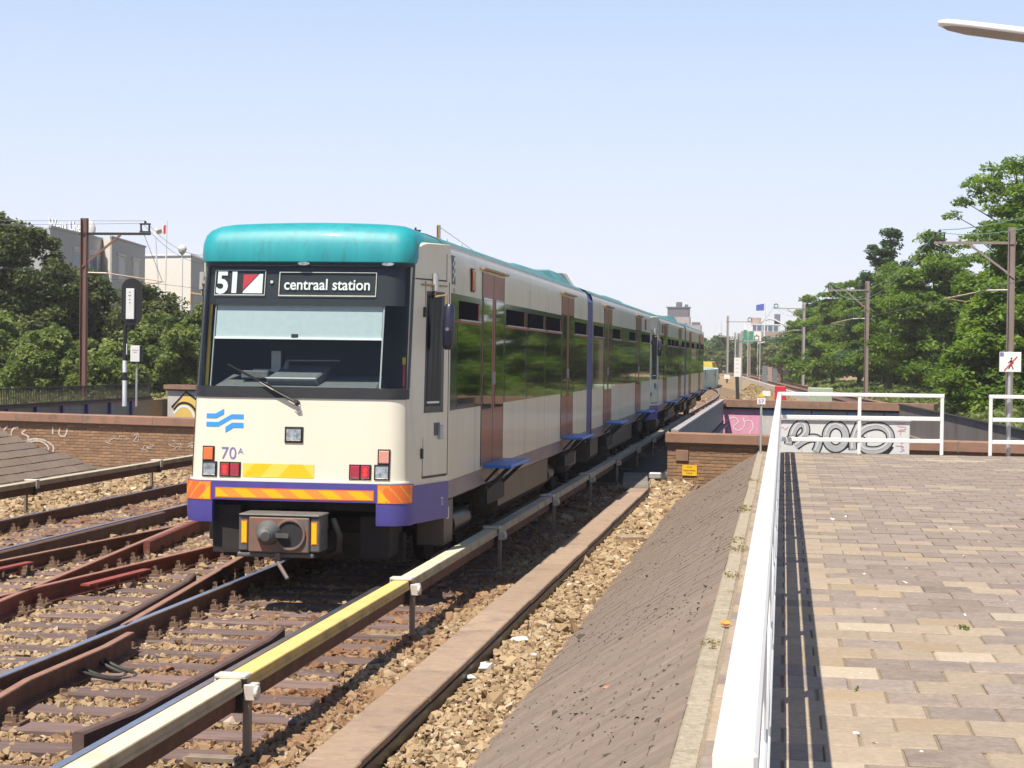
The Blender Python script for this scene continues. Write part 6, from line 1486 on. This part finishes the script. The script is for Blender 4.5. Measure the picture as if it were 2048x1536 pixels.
lw = thing('low_building', 'low white building with a thin spire left of the far masts', 'building', (-19.5, 520, 0)); MB().box(-3.4, 4.2, 0, 8, 0, 7.6).build('body', palefac, lw); MB().box(-2.9, 3.5, .1, 7, 7.6, 8.6).build('roof_storey', palefac, lw); MB().tube((1.6, 2, 8.6), (1.6, 2, 13.5), .25, .08, 6).build('spire', palefac, lw)
for k in range(5): MB().box(-3.0 + 1.4 * k, -2.1 + 1.4 * k, -.05, 0, 4.6, 6.2).build('window', windowblue, lw)
tb = thing('terrace_building', 'pale terraced building with a white swooping roof above the far trees', 'building', (-5.6, 455, 0))
MB().box(-5.0, 4.3, 0, 12, 0, 8.0).build('lower_floors', palefac, tb); MB().box(-5.1, 4.4, -.1, 12, 8.0, 9.4).build('brown_cornice', brownband, tb); MB().box(-2.6, 4.6, .5, 12, 9.4, 11.0).build('upper_floor', palefac, tb); MB().box(-2.7, 4.7, .4, 12, 11.01, 11.25).build('roof_edge', whitepaint, tb); MB().box(4.4, 10.5, 1, 12, 0, 9.0).build('dark_wing', towerdark, tb)
for k in range(6): MB().box(-4.7 + 1.5 * k, -3.6 + 1.5 * k, -.12, .0, 5.2, 7.6).build('window', windowblue, tb)
for k in range(5): MB().box(-2.4 + 1.35 * k, -1.35 + 1.35 * k, .4, .5, 9.6, 10.8).build('window', windowblue, tb)
MB().tube((-1.4, 4, 11.25), (-1.4, 4, 12.9), 1.3, 1.2, 12).build('round_roof_house', brownband, tb); MB().box(3.1, 4.6, 6, 9, 11.2, 13.9).build('dark_stair_tower', towerdark, tb)
b = MB().loft([[Vector((x, yy, z + dz)) for (yy, dz) in ((0.3, 0), (9, 0), (9, .35), (.3, .35))] for x, z in ((-.3, 11.3), (.6, 12.1), (1.9, 12.5), (3.4, 12.2), (5.0, 11.3), (6.6, 10.4), (8.0, 9.9), (9.2, 10.4), (9.8, 11.0))], True, True); b.build('swooping_roof', whitepaint, tb, smooth=40)
flagpole('white flagpole with a blue flag on the distant terrace building', -4.75, 444.5, 16.3, blueflag, 1.2, -1, 0, 1.7, 2.1, .16)
for (x, y, lab) in ((-.9, 262, 'small grey street lamp by the far olive bushes'),):
    t_ = thing('street_lamp', lab, 'street lamp', (-3.7, 262, 0)); MB().tube((0, 0, 0), (0, 0, 5.0), .07, .06, 6).build('pole', galv, t_); MB().bar((0, 0, 4.7), (1.0, 0, 4.9), .16, .14).build('lamp_head', whitepaint, t_)

# ------------------------------------------------------------------ litter
def crumple(name, lab, x, y, z, s, m, cat='litter', flat=.5):
    b = MB(); r = random.Random(int(x * 1000 + y * 77)); rings = []
    for j in range(5):
        ph = math.pi * j / 4; rings.append([(s * math.sin(ph) * math.cos(a) * r.uniform(.6, 1.25) + .0001 * a, s * .75 * math.sin(ph) * math.sin(a) * r.uniform(.6, 1.25), s * flat * (1 - math.cos(ph)) * r.uniform(.8, 1.1)) for a in np.linspace(0, 6.283, 8, endpoint=False)])
    b.loft(rings, True, False); o = b.build(name, m, None, loc=(x, y, z)); o.rotation_euler = (0, 0, r.uniform(0, 6)); return tag(o, lab, cat)
crumple('paper_scrap', 'large crumpled white paper on the gravel by the trough, upper one', -2.19, 15.2, -.13, .085, papers, flat=.3)
crumple('paper_scrap', 'crumpled white paper bag against the trough edge', -2.24, 13.7, -.13, .085, papers)
crumple('paper_scrap', 'small white cup lying against the trough below the paper bag', -2.31, 13.35, -.13, .045, papers)
crumple('paper_scrap', 'small white scrap on the gravel near the dark slope foot', -1.98, 14.5, -.13, .05, papers, flat=.3)
crumple('paper_scrap', 'tiny white scrap far up the gravel strip', -2.22, 19.0, -.13, .04, papers)
crumple('orange_peel', 'bright orange peel on the kerb by the railing', -.30, 10.17, PZ, .035, reforange)
crumple('fallen_leaf', 'reddish dry leaf on the dark tiled slope', -.96, 10.3, .405, .05, mat('dry_leaf', (.45, .20, .12), None, 1, .9), flat=.25)
cx_ = thing('concrete_chunk', 'tan broken concrete block lying on the gravel by the slope', 'concrete block', (-1.99, 23.9, -.14), .4); MB().box(-.16, .16, -.12, .12, 0, .1).build('block', troughm, cx_, bevel=.02)
for k in range(7):
    x = -2.05 + random.uniform(-.22, .22); y = random.uniform(10, 14); crumple('paper_scrap', None, x, y, -.12, random.uniform(.012, .022), papers)
lit = [o for o in bpy.data.objects if o.name.startswith('paper_scrap') and 'category' not in o]
for o in bpy.data.objects:
    if o.name.startswith('paper_scrap') and not o.get('label'): tag(o, 'tiny white paper bit among the near gravel', 'litter', 'tiny paper bits on the gravel')

# ------------------------------------------------------------------ summer haze
hm0 = bpy.data.materials.new('haze_air'); hm0.use_nodes = True; t = hm0.node_tree; t.nodes.remove(t.nodes['Principled BSDF'])
pv_ = nd(t, 'ShaderNodeVolumePrincipled'); pv_.inputs['Color'].default_value = (.97, .97, 1, 1); pv_.inputs['Density'].default_value = .0003; pv_.inputs['Anisotropy'].default_value = 0
t.links.new(pv_.outputs[0], t.nodes['Material Output'].inputs['Volume'])
tag(MB().box(-4700, 4700, -80, 7200, -6.6, 27).build('haze', hm0), kind='stuff')
